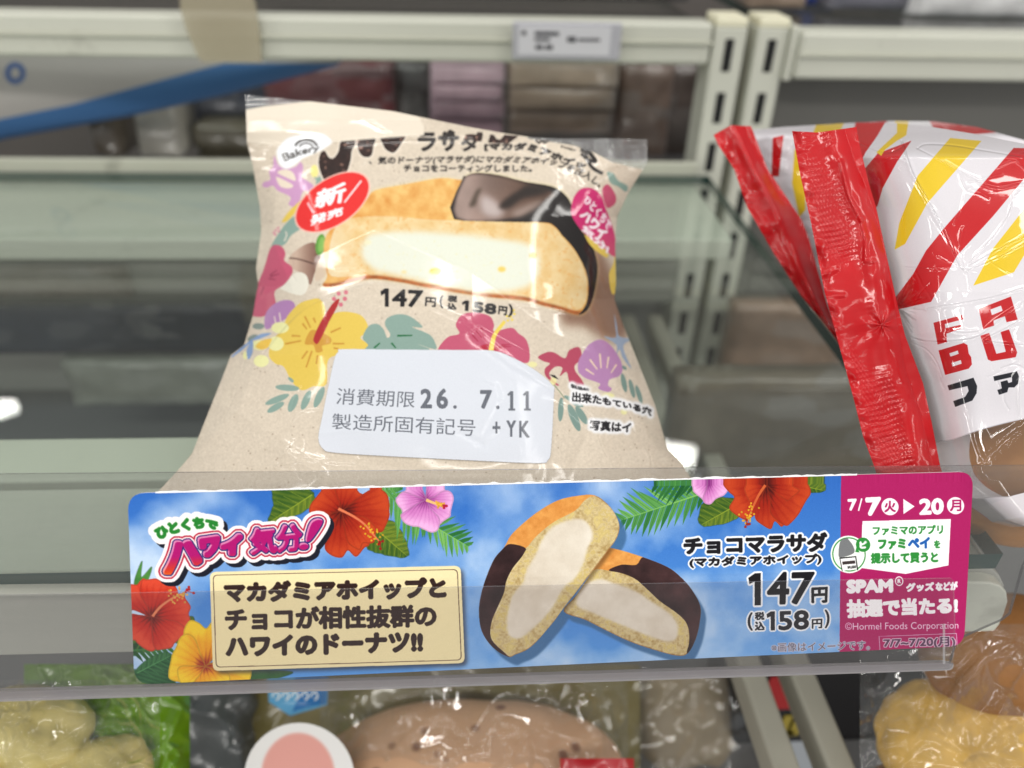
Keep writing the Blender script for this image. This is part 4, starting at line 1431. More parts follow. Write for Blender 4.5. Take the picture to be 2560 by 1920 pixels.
c.paint(c.text('ひとくちで', y3((1075, 870), (1180, 960), (1270, 1060), (1350, 1150), (1400, 1250)), y3((1030, 950), (1120, 1060), (1210, 1160), (1280, 1250), (1350, 1330)), 1.2), WT)
c.paint(c.text('ハワイ', y3((1050, 1060), (1180, 1150), (1350, 1350)), y3((970, 1130), (1110, 1290), (1270, 1470)), 2.4), WT)
c.paint(c.text('気分!', y3((1030, 1240), (1200, 1390), (1365, 1540)), y3((1000, 1310), (1160, 1470), (1350, 1640)), 1.6), WT)
# starfish, shell, red turtle, pink hibiscus
c.paint(c.poly(z7((1480, 230), (1500, 320), (1515, 390), (1600, 408), (1545, 450), (1560, 520), (1602, 615), (1540, 540), (1518, 480), (1490, 525), (1498, 450), (1405, 388), (1490, 400), (1488, 320)), 3), rgb(150, 164, 186))
c.paint(c.poly(z7((265, 475), (330, 395), (410, 370), (385, 310), (430, 240), (520, 225), (620, 250), (650, 310), (650, 355), (770, 330), (820, 370), (870, 410), (895, 490), (885, 570), (800, 560), (700, 520), (600, 540), (300, 520)), 5), rgb(190, 84, 112))
c.paint(c.ell(*z7((620, 470))[0], 26, 10), rgb(178, 34, 60))
for a, b in (((500, 380), (540, 425)), ((525, 350), (565, 400)), ((560, 330), (590, 390)), ((690, 462), (770, 460)), ((700, 450), (760, 445))):
    c.paint(c.stroke(z7(a, b), 4, 0, 2), rgb(168, 40, 70))
c.paint(c.stroke(z7((628, 490), (640, 430), (660, 370), (725, 285)), 13, 6, 8), rgb(228, 204, 90))
for a in ((745, 280), (765, 255), (775, 275), (790, 235), (740, 250), (785, 210)):
    c.paint(c.ell(*z7(a)[0], 3.5, 3), rgb(228, 204, 90))
c.paint(c.poly(y4((215, 60), (330, 0), (420, 10), (540, 75), (590, -20), (700, -60), (740, 10), (720, 100), (660, 160), (665, 230), (740, 330), (770, 410), (700, 460), (600, 380), (560, 240), (480, 290), (510, 190), (420, 180), (350, 260), (390, 330), (470, 400), (420, 390), (310, 290), (300, 200), (360, 140), (280, 110)), 4), TURT)
c.paint(c.poly(y4((700, 230), (700, 120), (750, 20), (830, -90), (960, -150), (1080, -90), (1190, 60), (1235, 200), (1190, 290), (1080, 330), (1060, 400), (1105, 440), (1060, 480), (940, 440), (960, 380), (800, 320), (730, 270)), 5), rgb(178, 130, 176))
for a, b in (((840, 90), (930, 210)), ((960, 20), (975, 195)), ((1065, 60), (1045, 195)), ((1160, 150), (1095, 250)), ((790, 205), (890, 270))):
    c.paint(c.stroke(y4(a, b), 4.5, 0, 3), rgb(232, 206, 182))
for cx, cy, rx, ry, an in ((1250, 370, 6.5, 24, -12), (1345, 440, 6, 24, -14), (1430, 510, 6, 24, -18), (1255, 190, 7, 4, 40), (490, 690, 7, 30, 3), (650, 790, 10, 36, -22), (740, 760, 9, 26, -32), (590, 560, 14, 5, 30), (690, 630, 16, 5, 20)):
    c.paint(c.ell(*y4((cx, cy))[0], rx, ry, an), rgb(120, 146, 138))
c.paint(c.stroke(y4((405, 390), (480, 480), (540, 560)), 3, 0, 2), rgb(130, 140, 110))
for cx, cy, rx, ry in ((150, 150, 12, 7), (400, 350, 8, 10), (1060, 530, 16, 8), (1250, 720, 8, 7)):
    c.paint(np.clip(blur(c.ell(*y4((cx, cy))[0], rx, ry), 1), 0, 1), rgb(230, 226, 160), 0.85)
gl2 = np.maximum.reduce([c.text('出来たもている穴', y4((625, 475), (860, 505), (1100, 560), (1330, 610), (1590, 680)), y4((625, 595), (860, 615), (1100, 645), (1330, 690), (1580, 775)), 1.1),
                         c.text('写真はイ', y4((845, 815), (1340, 850)), y4((840, 940), (1330, 975)), 1.2),
                         c.text('製品に', y4((610, 380), (720, 420), (830, 440)), y4((610, 425), (720, 455), (830, 470)), 1.0)])
c.paint(np.clip(blur(c.dilate(gl2, 7), 2.5), 0, 1), rgb(236, 236, 238))
c.paint(gl2, rgb(24, 22, 26))
c.paint(c.poly(y4((355, 270), (420, 280), (465, 330), (400, 305))), rgb(20, 20, 22))
# lower left prints
c.paint(c.poly(z6((725, 250), (770, 180), (850, 140), (920, 150), (935, 210), (880, 260), (800, 310), (730, 340)), 5), rgb(170, 124, 174))
for a, b in (((790, 250), (800, 300)), ((825, 225), (835, 290))):
    c.paint(c.stroke(z6(a, b), 3, 0), rgb(224, 206, 196))
for cx, cy, rx, ry, an in ((680, 320, 15, 8, 0), (640, 400, 14, 7, -25)):
    c.paint(c.ell(*z6((cx, cy))[0], rx, ry, an), rgb(126, 140, 134))
c.paint(c.poly(z6((1100, 130), (1140, 185), (1145, 260), (1220, 225), (1300, 220), (1390, 245), (1435, 310), (1430, 360), (1385, 400), (1440, 450), (1440, 520), (1240, 520), (1160, 560), (1150, 720), (1060, 735), (980, 762), (910, 700), (855, 600), (800, 580), (752, 520), (775, 420), (845, 340), (880, 250), (960, 165), (1040, 135)), 5), YEL)
c.paint(c.poly(z6((1000, 440), (1040, 350), (1100, 355), (1180, 400), (1175, 440), (1120, 455), (1125, 490), (1080, 500), (1060, 450)), 4), rgb(202, 150, 56))
for a, b in (((1000, 250), (1040, 330)), ((1060, 260), (1075, 295)), ((985, 300), (1015, 340)), ((910, 385), (970, 388)), ((865, 442), (975, 420)), ((1180, 362), (1250, 330)), ((1195, 440), (1275, 440)), ((1200, 470), (1235, 475)), ((1020, 490), (980, 545)), ((1050, 490), (1010, 605)), ((1090, 520), (1080, 580))):
    c.paint(c.stroke(z6(a, b), 5, 0, 4), rgb(198, 146, 52))
c.paint(c.poly(z6((1062, 400), (1100, 310), (1150, 225), (1200, 155), (1240, 130), (1222, 190), (1170, 285), (1130, 370), (1090, 440), (1066, 430)), 4), rgb(170, 38, 40))
for a in ((1235, 95), (1285, 85), (1203, 130), (1278, 130), (1250, 170)):
    c.paint(c.ell(*z6(a)[0], 5.5, 5.5), rgb(204, 110, 126))
c.paint(c.poly(z6((1400, 400), (1440, 320), (1500, 303), (1545, 340), (1570, 400), (1592, 375), (1555, 310), (1572, 262), (1650, 236), (1730, 252), (1805, 310), (1808, 330), (1740, 325), (1860, 375), (1900, 430), (1904, 480), (1770, 440), (1860, 490), (1430, 500), (1440, 450)), 3), TEAL)
for a, b in (((1640, 385), (1745, 383)), ((1480, 470), (1520, 435)), ((1600, 435), (1630, 470))):
    c.paint(c.stroke(z6(a, b), 5, 0, 3), rgb(30, 104, 60))
for cx, cy, rx, ry in ((800, 440, 20, 18), (700, 560, 19, 15), (690, 450, 20, 13), (590, 520, 6, 10), (830, 330, 22, 14)):
    c.paint(c.ell(*z6((cx, cy))[0], rx, ry), rgb(228, 226, 164))
c.paint(c.poly(z6((660, 460), (700, 420), (770, 405), (760, 440), (740, 470), (700, 480)), 4), rgb(232, 190, 70))
c.paint(c.poly(z6((640, 410), (700, 372), (770, 368), (720, 395), (660, 415)), 4), rgb(126, 154, 196))
c.paint(c.poly(z6((640, 420), (640, 500), (610, 550), (600, 480)), 4), rgb(126, 154, 196))
c.paint(c.poly(z6((490, 530), (560, 470), (640, 405), (640, 420), (560, 490), (500, 535))), rgb(116, 150, 200))
for cx, cy, rx, ry, an in ((880, 745, 30, 8, 4), (810, 825, 32, 8, -22), (800, 880, 24, 8, -30), (920, 850, 10, 24, 24), (1010, 830, 9, 26, 24), (1100, 810, 9, 28, 24), (905, 690, 9, 4, 40)):
    c.paint(c.ell(*z6((cx, cy))[0], rx, ry, an), TEAL)
# price
PB = rgb(20, 18, 20)
pt = np.maximum.reduce([c.text('47', [(979, 722), (1059, 725)], [(980, 767), (1052, 769)], 2.4), c.poly([(962, 721), (972, 721), (972, 767), (962, 767), (962, 734), (953, 739), (951, 729)]), c.text('円', [(1064, 742), (1091, 744)], [(1062, 765), (1089, 768)], 1.1),
                        c.text('(', [(1099, 737), (1109, 738)], [(1098, 770), (1108, 771)], 1.0), c.text('税', [(1120, 738), (1144, 740)], [(1119, 754), (1142, 756)], .8),
                        c.text('込', [(1119, 757), (1142, 759)], [(1118, 773), (1141, 775)], .8), c.text('58', [(1183, 753), (1242, 761)], [(1181, 780), (1240, 787)], 1.8), c.poly([(1164, 751), (1173, 752), (1171, 778), (1162, 777), (1163, 759), (1156, 763), (1155, 756)]),
                        c.text('円', [(1247, 764), (1269, 767)], [(1245, 785), (1266, 789)], 1.0), c.text(')', [(1272, 760), (1284, 762)], [(1270, 792), (1281, 794)], 1.0)])
c.paint(pt, PB)
# description and headings at the top
TX = rgb(40, 34, 32)
c.paint(c.text('、気のドーナツ(マラサダ)にマカダミアホイップを注入し、', [(922, 392), (1060, 390), (1200, 389), (1370, 394), (1425, 409), (1470, 427), (1512, 455)], [(922, 413), (1060, 411), (1200, 409), (1362, 413), (1412, 429), (1455, 446), (1496, 472)], 0.6), TX)
c.paint(c.text('チョコをコーティングしました。', [(1009, 411), (1330, 412)], [(1009, 430), (1330, 430)], 0.7), TX)
c.paint(c.text('ラサ', [(1044, 330), (1148, 328)], [(1044, 379), (1146, 379)], 2.6), TX)
c.paint(c.text('ダ', [(1152, 336), (1202, 334)], [(1152, 379), (1198, 379)], 2.4), TX)
c.paint(c.text('[マカダミアホイッ', [(1210, 358), (1300, 356), (1345, 362), (1400, 384), (1472, 410)], [(1211, 376), (1297, 378), (1337, 384), (1385, 402), (1455, 424)], 1.6), TX)
c.paint(c.text('W', y3((395, 150), (595, 160)), y3((400, 210), (570, 205)), 1.4), TX)
c.paint(c.text('hip', y3((740, 225), (940, 285)), y3((730, 250), (920, 305)), 1.2), TX)
c.paint(c.stroke(y3((990, 280), (1090, 310), (1160, 390), (1190, 440)), 11), TX)
c.paint(c.stroke(y3((1000, 330), (1070, 400), (1110, 470), (1180, 540), (1280, 590)), 9), TX)
c.paint(c.stroke(y3((1060, 320), (1070, 380), (1130, 430), (1200, 440)), 8), TX)
for P in (z4((785, 610), (800, 540), (835, 520), (870, 575), (910, 580), (950, 525), (975, 440), (1095, 440), (1060, 520), (1050, 600), (1020, 690), (950, 760), (880, 800), (830, 760), (795, 680)), z4((1115, 430), (1250, 420), (1240, 480), (1222, 560), (1165, 572), (1118, 525)),
          z4((1310, 410), (1495, 395), (1470, 460), (1410, 535), (1345, 512), (1315, 460))):
    m = c.poly(P, 5)
    c.paint(np.clip(blur(c.dilate(m, 3), 1.5), 0, 1), rgb(232, 222, 208))
    c.paint(m, choctex)
c.paint(c.ell(*y2((1080, 240))[0], 9, 13), TX)
c.paint(c.poly(y2((1290, 330), (1330, 240), (1420, 225), (1500, 240), (1520, 195), (1600, 200), (1610, 240), (1585, 350), (1460, 345), (1400, 310))), choctex)
c.paint(c.poly(y2((1690, 370), (1730, 230), (1790, 245), (1830, 310), (1890, 320), (1960, 240), (2190, 260), (2020, 390))), choctex)
# bakery badge
bd = c.poly(y1((840, 1000), (900, 900), (1000, 800), (1150, 750), (1400, 720), (1560, 720), (1680, 790), (1720, 880), (1500, 1020), (1250, 1130), (1150, 1220), (1000, 1290), (900, 1240), (850, 1120)), 5)
c.paint(np.clip(blur(bd, 2.5), 0, 1), rgb(238, 240, 244))
GB = rgb(84, 80, 78)
for R in (28, 17):
    a = np.radians(np.linspace(195, 345, 14))
    p0 = np.array(y1((1310, 960))[0])
    c.paint(c.stroke(np.stack([p0[0] + R * np.cos(a), p0[1] + R * 0.75 * np.sin(a)], 1), 6 if R > 20 else 4, 0), GB)
c.paint(c.text('Bakery', y1((920, 1050), (1210, 960), (1530, 900)), y1((980, 1215), (1240, 1100), (1510, 1020)), 0.6), GB)
# "new" roundel
c.paint(c.ell(831, 505, 107, 59, -34), rgb(236, 190, 176))
c.paint(c.ell(831, 505, 103, 56, -34), rgb(222, 44, 42))
c.paint(c.text('新', [(792, 478), (868, 452)], [(785, 524), (862, 504)], 2.0), W)
c.paint(c.text('発売', [(777, 540), (859, 516)], [(774, 566), (856, 537)], 1.2), W)
c.paint(c.stroke([(769, 507), (784, 533)], 5, 0), rgb(244, 200, 206))
c.paint(c.stroke([(903, 452), (861, 506)], 3.5, 0), W)
# the folded-over top: plain back of the film
fold = [(560, 357), (617, 358), (700, 364), (741, 361), (800, 357), (861, 353), (930, 347), (1012, 341), (1060, 338), (1060, 316), (1000, 200), (560, 200)]
fm = c.poly(fold)
keep = np.clip(bd, 0, 1)
c.paint(fm * (1 - keep * 0.999), rgb(228, 217, 200) + (n1[..., None] - 0.5) * 0.03)
c.paint(c.poly([(1060, 316), (1060, 338), (1100, 343), (1180, 352), (1200, 356), (1203, 352), (1110, 336)]), rgb(232, 224, 210), 0.0)
# bare film at the seals
cl1 = c.poly([(560, 190), (614, 190), (1330, 190), (1300, 336), (1160, 312), (982, 274), (800, 251), (720, 259), (660, 266), (617, 274), (560, 276)])
cl2 = c.poly([(1326, 300), (1700, 300), (1700, 418), (1608, 424), (1530, 405), (1483, 380), (1436, 364), (1373, 354), (1320, 347)])
c.al = 1 - np.clip(blur(np.maximum(cl1, cl2), 1), 0, 1)
c.a = np.clip(c.a + rng.randn(BH, BW, 1) * 0.010, 0, 1)
bag_im = c.image('bread_bag_print')

# ---- its shape
top = [(614, 238), (771, 253), (982, 278), (1160, 315), (1260, 333), (1326, 343), (1400, 347), (1500, 345), (1618, 349)]
left = [(614, 238), (617, 353), (632, 413), (650, 521), (653, 579), (640, 672), (646, 714), (642, 729), (632, 790), (624, 816), (610, 863), (577, 888), (555, 946), (519, 1036), (480, 1134), (440, 1181), (407, 1217), (360, 1262), (345, 1310), (365, 1360), (420, 1395)]
right = [(1618, 349), (1618, 410), (1606, 426), (1574, 476), (1543, 541), (1538, 613), (1540, 707), (1536, 748), (1557, 810), (1597, 910), (1637, 1011), (1669, 1123), (1705, 1159), (1730, 1200), (1765, 1250), (1775, 1300), (1750, 1350), (1700, 1380)]
bot = [(420, 1395), (700, 1402), (1050, 1404), (1400, 1398), (1700, 1380)]
CRE = [(z6((690, 530), (1000, 192), (1470, 8)), 5, 1.0), ([(935, 702), (1155, 801), (1240, 877), (1383, 968), (1480, 1040)], 6, 0.8),
       (z7((500, 345), (700, 225), (870, 172), (1130, 215), (1262, 258), (1312, 335)), 5, 0.55), (z7((500, 345), (620, 470), (760, 580), (1060, 745)), 5, 0.6),
       (z7((560, 325), (1000, 560), (1500, 780), (1740, 900)), 5, 0.8), (z6((580, 560), (555, 660), (510, 715), (520, 770), (430, 975)), 4.5, 0.7),
       (z5((640, 200), (960, 290), (1000, 350), (1110, 470), (1225, 530)), 5, 0.8), (z5((1110, 470), (1200, 440), (1235, 520)), 5, 0.7),
       (z4((1080, 200), (1250, 290), (1400, 385)), 4.5, 0.6), (z4((920, 1512), (1000, 1500), (1090, 1502), (1160, 1525)), 4.5, 0.6), (z4((1200, 600), (1230, 660), (1330, 665), (1420, 640)), 4, 0.6),
       (z4((1190, 640), (1150, 670), (1120, 800), (1190, 900)), 6, -0.5), (y4((945, 1010), (990, 1150), (1050, 1255)), 4.5, 0.7), (y4((1500, 1140), (1560, 1230), (1580, 1380)), 4.5, 0.7),
       (y4((1270, 680), (1330, 780), (1400, 980), (1750, 1170)), 5, 0.7), (y4((640, 590), (900, 640), (1200, 660), (1290, 690)), 5, 0.6),
       (z6((920, 960), (1000, 900), (1100, 890)), 4, 0.6), (z6((800, 1285), (860, 1190), (920, 1110)), 4.5, 0.6), (z6((800, 1285), (1000, 1240), (1350, 1270)), 4.5, 0.6), (z6((1100, 1060), (1300, 1040), (1420, 1050)), 4, 0.5),
       (z5((1000, 690), (1180, 850), (1330, 1100)), 5, 0.15), (z5((1380, 1120), (1480, 1330), (1590, 1650)), 6, 0.7), (z7((590, 690), (660, 720), (705, 830)), 5, 0.6), (z7((700, 830), (680, 880), (540, 1140)), 6, -0.5), (z7((420, 1060), (590, 1150), (700, 1050)), 8, -0.8),
       ([(617, 358), (700, 364), (861, 353), (1012, 341), (1180, 352)], 6, 0.9), (z4((195, 470), (330, 430), (520, 480)), 6, -0.5)]

MINOR = []
_r = np.random.RandomState(5)
for k in range(20):
    p = np.array([500 + 1150 * _r.rand(), 300 + 900 * _r.rand()])
    if 760 < p[0] < 1540 and 340 < p[1] < 800:
        continue
    an = _r.rand() * 6.28
    pl = [p]
    for q_ in range(3):
        an += _r.randn() * 0.6
        pl.append(pl[-1] + np.array([math.cos(an), math.sin(an)]) * (10 + 26 * _r.rand()))
    MINOR.append((pl, 3, 0.2 + 0.35 * _r.rand()))
RELB = crease_relief(BW, BH, BX, BY, CRE + MINOR, 2.8, 0.00016)
_gy, _gx = np.mgrid[0:BH, 0:BW].astype(float)
_cl = np.clip(blur(np.maximum(cl1, cl2), 3), 0, 1)
RELB += _cl * (0.00007 * np.sin(2 * np.pi * (_gy + 0.05 * _gx) / 11.0) + 0.0002 * (vnoise(BH, BW, 22, 77, 3) - 0.5))
BAGM = print_mat('bread_bag_print', bag_im, 0.5, coat=0.9, coat_rough=0.085, bump=0.045, bscale=45, bdist=0.003, alpha=True, bwarp=0.6, relief=relief_image('bread_bag_relief', RELB))


def bagD(px, py):
    t = np.clip((py - 240) / 1000.0, -0.1, 1.3)
    D = 0.300 - 0.050 * t - 0.008 * np.clip(t, 0, 1) ** 2
    ridge = np.interp(px, [600, 760, 935, 1180, 1380, 1560], [930, 780, 705, 810, 960, 1060])
    s = (py - ridge)
    D = D - 0.010 * np.exp(-((px - 1050) / 430) ** 2) * (1 / (1 + np.exp(-(py - 560) / 90.0)))
    D = D + np.where(s < 0, np.clip(-s, 0, 130) * 3.2e-5, 0) * np.exp(-np.clip(-s - 130, 0, 1e9) / 200)
    D = D + np.clip(py - 1240, 0, 400) * 1.2e-5
    lf = np.interp(py, [p[1] for p in left], [p[0] for p in left])
    rt = np.interp(py, [p[1] for p in right], [p[0] for p in right])
    u = np.clip((px - lf) / (rt - lf), 0, 1)
    k = np.clip((py - 300) / 260.0, 0.12, 1)
    D = D + k * 0.022 * np.abs(2 * u - 1) ** 5
    # right end gathers, folded flap, broad dents
    D = D + np.clip((px - 1330) / 250.0, 0, 1) * np.clip((430 - py) / 100.0, 0, 1) * (0.003 * np.sin(px * 0.055 + py * 0.02) + 0.0011 * np.sin(px * 0.16 - py * 0.03 + 1.2 * pn(px, py, 60, 65, 2)) + 0.00035 * np.sin(py * 0.42 + px * 0.02))
    D = D - np.where(py < 358, np.clip((358 - py) / 60.0, 0, 1) * 0.003, 0)
    for pl, w, a in (([(500, 980), (640, 1060), (800, 1160)], 40, 1.0), ([(560, 1150), (700, 1120), (790, 1180)], 34, .8), ([(1420, 1200), (1470, 1080), (1400, 1010)], 40, -1.0), ([(1480, 860), (1560, 980), (1640, 1120)], 36, 1.0), ([(640, 900), (600, 1020), (500, 1120)], 34, 1.0), ([(900, 1150), (1100, 1190), (1330, 1185)], 36, -0.8), ([(690, 470), (680, 600), (730, 720)], 34, 0.9), ([(1500, 470), (1470, 600), (1510, 720)], 34, -0.8), ([(640, 420), (740, 400), (840, 440)], 30, 0.7)):
        D = D - a * 0.0011 * np.exp(-seg_dist(px, py, pl) / w)
    D = D + 0.0012 * pn(px, py, 230, 61, 1) + 0.00014 * pn(px + py * 0.5, py - px * 0.3, 95, 62, 1)
    for pl, w, a in CRE:
        d = seg_dist(px, py, pl)
        D = D - a * (0.00022 * np.exp(-(d / w) ** 2) + 0.00052 * np.exp(-d / 26.0))
    r = rays(px, py)
    Dc = ((CARD0 - CP) @ KN) / (r @ KN) + 0.0105
    D = np.where(py > 900, Dc + np.log1p(np.exp(np.clip((D - Dc) / 0.003, -40, 40))) * 0.003, D)
    zmax = (CP[2] - 0.0012) / np.maximum(-rays(px, py)[..., 2], 1e-6)
    return np.minimum(D, zmax)


NU, NV = 440, 380
P, U, Vv = coons(top, bot, left, right, NU, NV)
px, py = P[..., 0], P[..., 1]
D = bagD(px, py)
front = dep(px, py, D)
thk = 0.055 * np.sin(np.pi * U) ** 0.6 * np.sin(np.pi * np.clip(Vv, 0, 1)) ** 0.6
DB = np.minimum(D + thk, (CP[2] - 0.0008) / np.maximum(-rays(px, py)[..., 2], 1e-6))
back = dep(px, py, np.maximum(DB, D + 0.0001 * (thk > 0)))[::6, ::6]
uvf = np.stack([(px - BX) / BW, 1 - (py - BY) / BH], -1)
bb = thing('bread_bag', 'cream printed bread bag with doughnut picture, flowers and date sticker, standing on glass', 'bread bag', onz(1050, 1300, 0.0))
nf_ = NU * NV
nb1, nb2 = back.shape[:2]
obj('film', front.reshape(-1, 3), gridf(NU, NV), BAGM, bb, uv=uvf.reshape(-1, 2), smooth=True)
BACKF = mat('bag_back_film', (214, 202, 184), 0.4, coat=0.4, bump=0.3, bscale=60)
vis = Vv[::6, ::6]
bf = [f for f in gridf(nb1, nb2, 0, True).tolist() if min(vis.reshape(-1)[f]) > 0.10]
obj('back_film', back.reshape(-1, 3), bf, BACKF, bb, smooth=True)

# ---- date sticker
SW, SH = 640, 330
s0 = np.array([785.0, 860.0])
sk = Canvas(SW, SH, lambda p: np.asarray(p, float) - s0, rgb(212, 216, 225))
SG = rgb(66, 70, 80)
dots = 0.72 + 0.28 * ((np.mgrid[0:SH, 0:SW][1] % 4) < 2)


def sp(m, op=0.9):
    sk.paint(np.clip(m * dots, 0, 1), SG, op)


sp(sk.text('消費期限', [(843, 969), (1039, 979)], [(839, 1011), (1036, 1020)], 0.4))
sp(sk.text('製造所固有記号', [(831, 1033), (1190, 1048)], [(829, 1073), (1188, 1091)], 0.3))
for s, q, b in (('2', (1051, 972, 1080, 1021), 2), ('6', (1091, 971, 1120, 1022), 2), ('.', (1133, 1013, 1142, 1022), 0), ('7', (1200, 975, 1230, 1022), 2), ('.', (1240, 1014, 1249, 1023), 0), ('+', (1231, 1054, 1251, 1084), 1), ('Y', (1266, 1051, 1290, 1092), 1.2), ('K', (1298, 1052, 1324, 1094), 1.2)):
    sp(sk.text(s, [(q[0], q[1]), (q[2], q[1])], [(q[0], q[3]), (q[2], q[3])], b))
for x in (1279, 1318):
    sp(np.maximum.reduce([sk.stroke([(x, 978), (x, 1026)], 8, 0), sk.stroke([(x - 8, 1024), (x + 9, 1024)], 5, 0), sk.stroke([(x - 9, 988), (x, 979)], 5, 0)]))
so = [(846, 880), (858, 873), (1000, 874), (1150, 875), (1235, 877), (1290, 898), (1345, 930), (1383, 965), (1385, 985), (1378, 1120), (1370, 1150), (1345, 1158), (1200, 1152), (1000, 1142), (840, 1132), (808, 1122), (796, 1095), (806, 1040), (834, 905)]
sm_ = sk.poly(so, 4)
sk.al = sm_
sk.a = np.clip(sk.a + rng.randn(SH, SW, 1) * 0.008, 0, 1)
st_im = sk.image('date_sticker_print')


def sticker_mat(name, im):
    m = print_mat(name, im, 0.42, coat=0.3, coat_rough=0.12, bump=0.08, bscale=60)
    nt = m.node_tree
    tr = nt.nodes.new('ShaderNodeBsdfTransparent')
    mx = nt.nodes.new('ShaderNodeMixShader')
    ti = [n for n in nt.nodes if n.type == 'TEX_IMAGE'][0]
    nt.links.new(ti.outputs['Alpha'], mx.inputs[0])
    nt.links.new(tr.outputs[0], mx.inputs[1])
    nt.links.new(nt.nodes['Principled BSDF'].outputs[0], mx.inputs[2])
    nt.links.new(mx.outputs[0], nt.nodes['Material Output'].inputs[0])
    return m


gx, gy = np.meshgrid(np.linspace(788, 1395, 210), np.linspace(864, 1168, 110), indexing='ij')
Ds = bagD(gx, gy) - 0.00045
keepf = gridf(210, 110)
obj('date_sticker', dep(gx, gy, Ds).reshape(-1, 3), keepf, sticker_mat('date_sticker', st_im), bb, uv=np.stack([(gx - s0[0]) / SW, 1 - (gy - s0[1]) / SH], -1).reshape(-1, 2), smooth=True)

# ------------------------------------------------------------------ striped bags on the right
w1 = Z(.603, 1760, 260)
v1, v2 = Z(.28926, 2280, 280), Z(.3014, 2280, 700)
RX, RY, RW, RH = 1960, 270, 860, 1120
RED, YLW, WHT = rgb(188, 20, 26), rgb(222, 188, 34), rgb(214, 210, 215)
sb = Canvas(RW, RH, lambda p: np.asarray(p, float) - np.array([RX, RY]), WHT)
sb.paint(sb.poly(w1((860, 152), (720, 205), (640, 300), (690, 460), (720, 420), (740, 350), (800, 240))), RED)
sb.paint(sb.poly(v1((330, 225), (600, 250), (130, 790), (-60, 1140), (-150, 1190), (-110, 960), (50, 550))), YLW)
sb.paint(sb.poly(v1((880, 310), (1120, 320), (1090, 430), (700, 900), (390, 1240), (165, 1640), (-180, 1720), (-140, 1600), (10, 1400), (120, 1200), (290, 990), (620, 610))), RED)
sb.paint(sb.poly(v1((1000, 800), (1500, 300), (1600, 500), (1100, 1020), (880, 1385), (530, 1500), (700, 1180))), YLW)
sb.paint(sb.poly(w1((800, 60), (850, 60), (838, 130), (800, 152), (750, 190), (735, 215), (715, 200), (800, 120))), YLW)
sb.paint(sb.poly(w1((625, 60), (760, 60), (720, 130), (670, 200), (640, 260), (625, 180))), RED)
LET = RED * 0.97
for P in (v2((178, 355), (415, 290), (425, 325), (272, 365), (278, 400), (405, 372), (410, 402), (285, 445), (290, 515), (212, 535)),
          v2((554, 240), (820, 137), (876, 328), (785, 350), (770, 300), (675, 335), (680, 378), (590, 408))):
    sb.paint(sb.poly(P), LET)
sb.paint(sb.poly(v2((650, 245), (738, 212), (752, 255), (662, 292))), WHT)
sb.paint(sb.poly(v2((220, 585), (430, 522), (460, 540), (470, 610), (490, 640), (497, 700), (470, 735), (275, 788))), LET)
sb.paint(sb.poly(v2((310, 608), (380, 585), (388, 612), (318, 636))), WHT)
sb.paint(sb.poly(v2((328, 688), (405, 664), (412, 694), (336, 718))), WHT)
sb.paint(sb.poly(v2((568, 462), (640, 440), (700, 612), (778, 595), (735, 432), (805, 410), (872, 600), (860, 640), (660, 674), (630, 660))), LET)
JB = rgb(26, 26, 34)
sb.paint(sb.poly(v2((295, 875), (510, 810), (540, 880), (535, 940), (500, 1000), (358, 1053), (342, 1005), (440, 970), (470, 920), (460, 880), (308, 915))), JB)
sb.paint(sb.poly(v2((675, 800), (870, 757), (888, 800), (880, 860), (850, 890), (800, 892), (790, 930), (722, 952), (708, 912), (745, 900), (735, 845), (790, 830), (800, 855), (830, 845), (830, 805), (682, 838))), JB)
sb.paint(sb.poly(v2((980, 720), (1150, 660), (1160, 700), (1080, 730), (1110, 890), (1060, 900), (1040, 745), (990, 760))), JB)
sb.paint(sb.poly(v2((960, 180), (1130, 110), (1200, 330), (1010, 390))), LET)
win = sb.poly(v2((185, 1375), (330, 1325), (560, 1245), (760, 1190), (890, 1160), (1100, 1110), (1500, 1000), (1700, 1800), (1200, 1790), (700, 1800), (500, 1810), (240, 1700)), 4)
sb.al = 1 - np.clip(blur(win, 1), 0, 1)
lowp = sb.poly([(2360, 1240), (2420, 1268), (2470, 1262), (2560, 1232), (2700, 1220), (2800, 1500), (2300, 1500), (2350, 1230)], 4)
sb.al = np.maximum(sb.al, lowp)
sb.paint(lowp, rgb(222, 216, 220))
sb.paint(sb.poly([(2380, 1240), (2425, 1265), (2480, 1308), (2420, 1312), (2370, 1290)], 3), rgb(206, 96, 112))
sb.a = np.clip(sb.a + rng.randn(RH, RW, 1) * 0.008, 0, 1)
sb_im = sb.image('striped_bag_print')
REDM = mat('red_seal', (204, 24, 30), 0.35, coat=0.8)


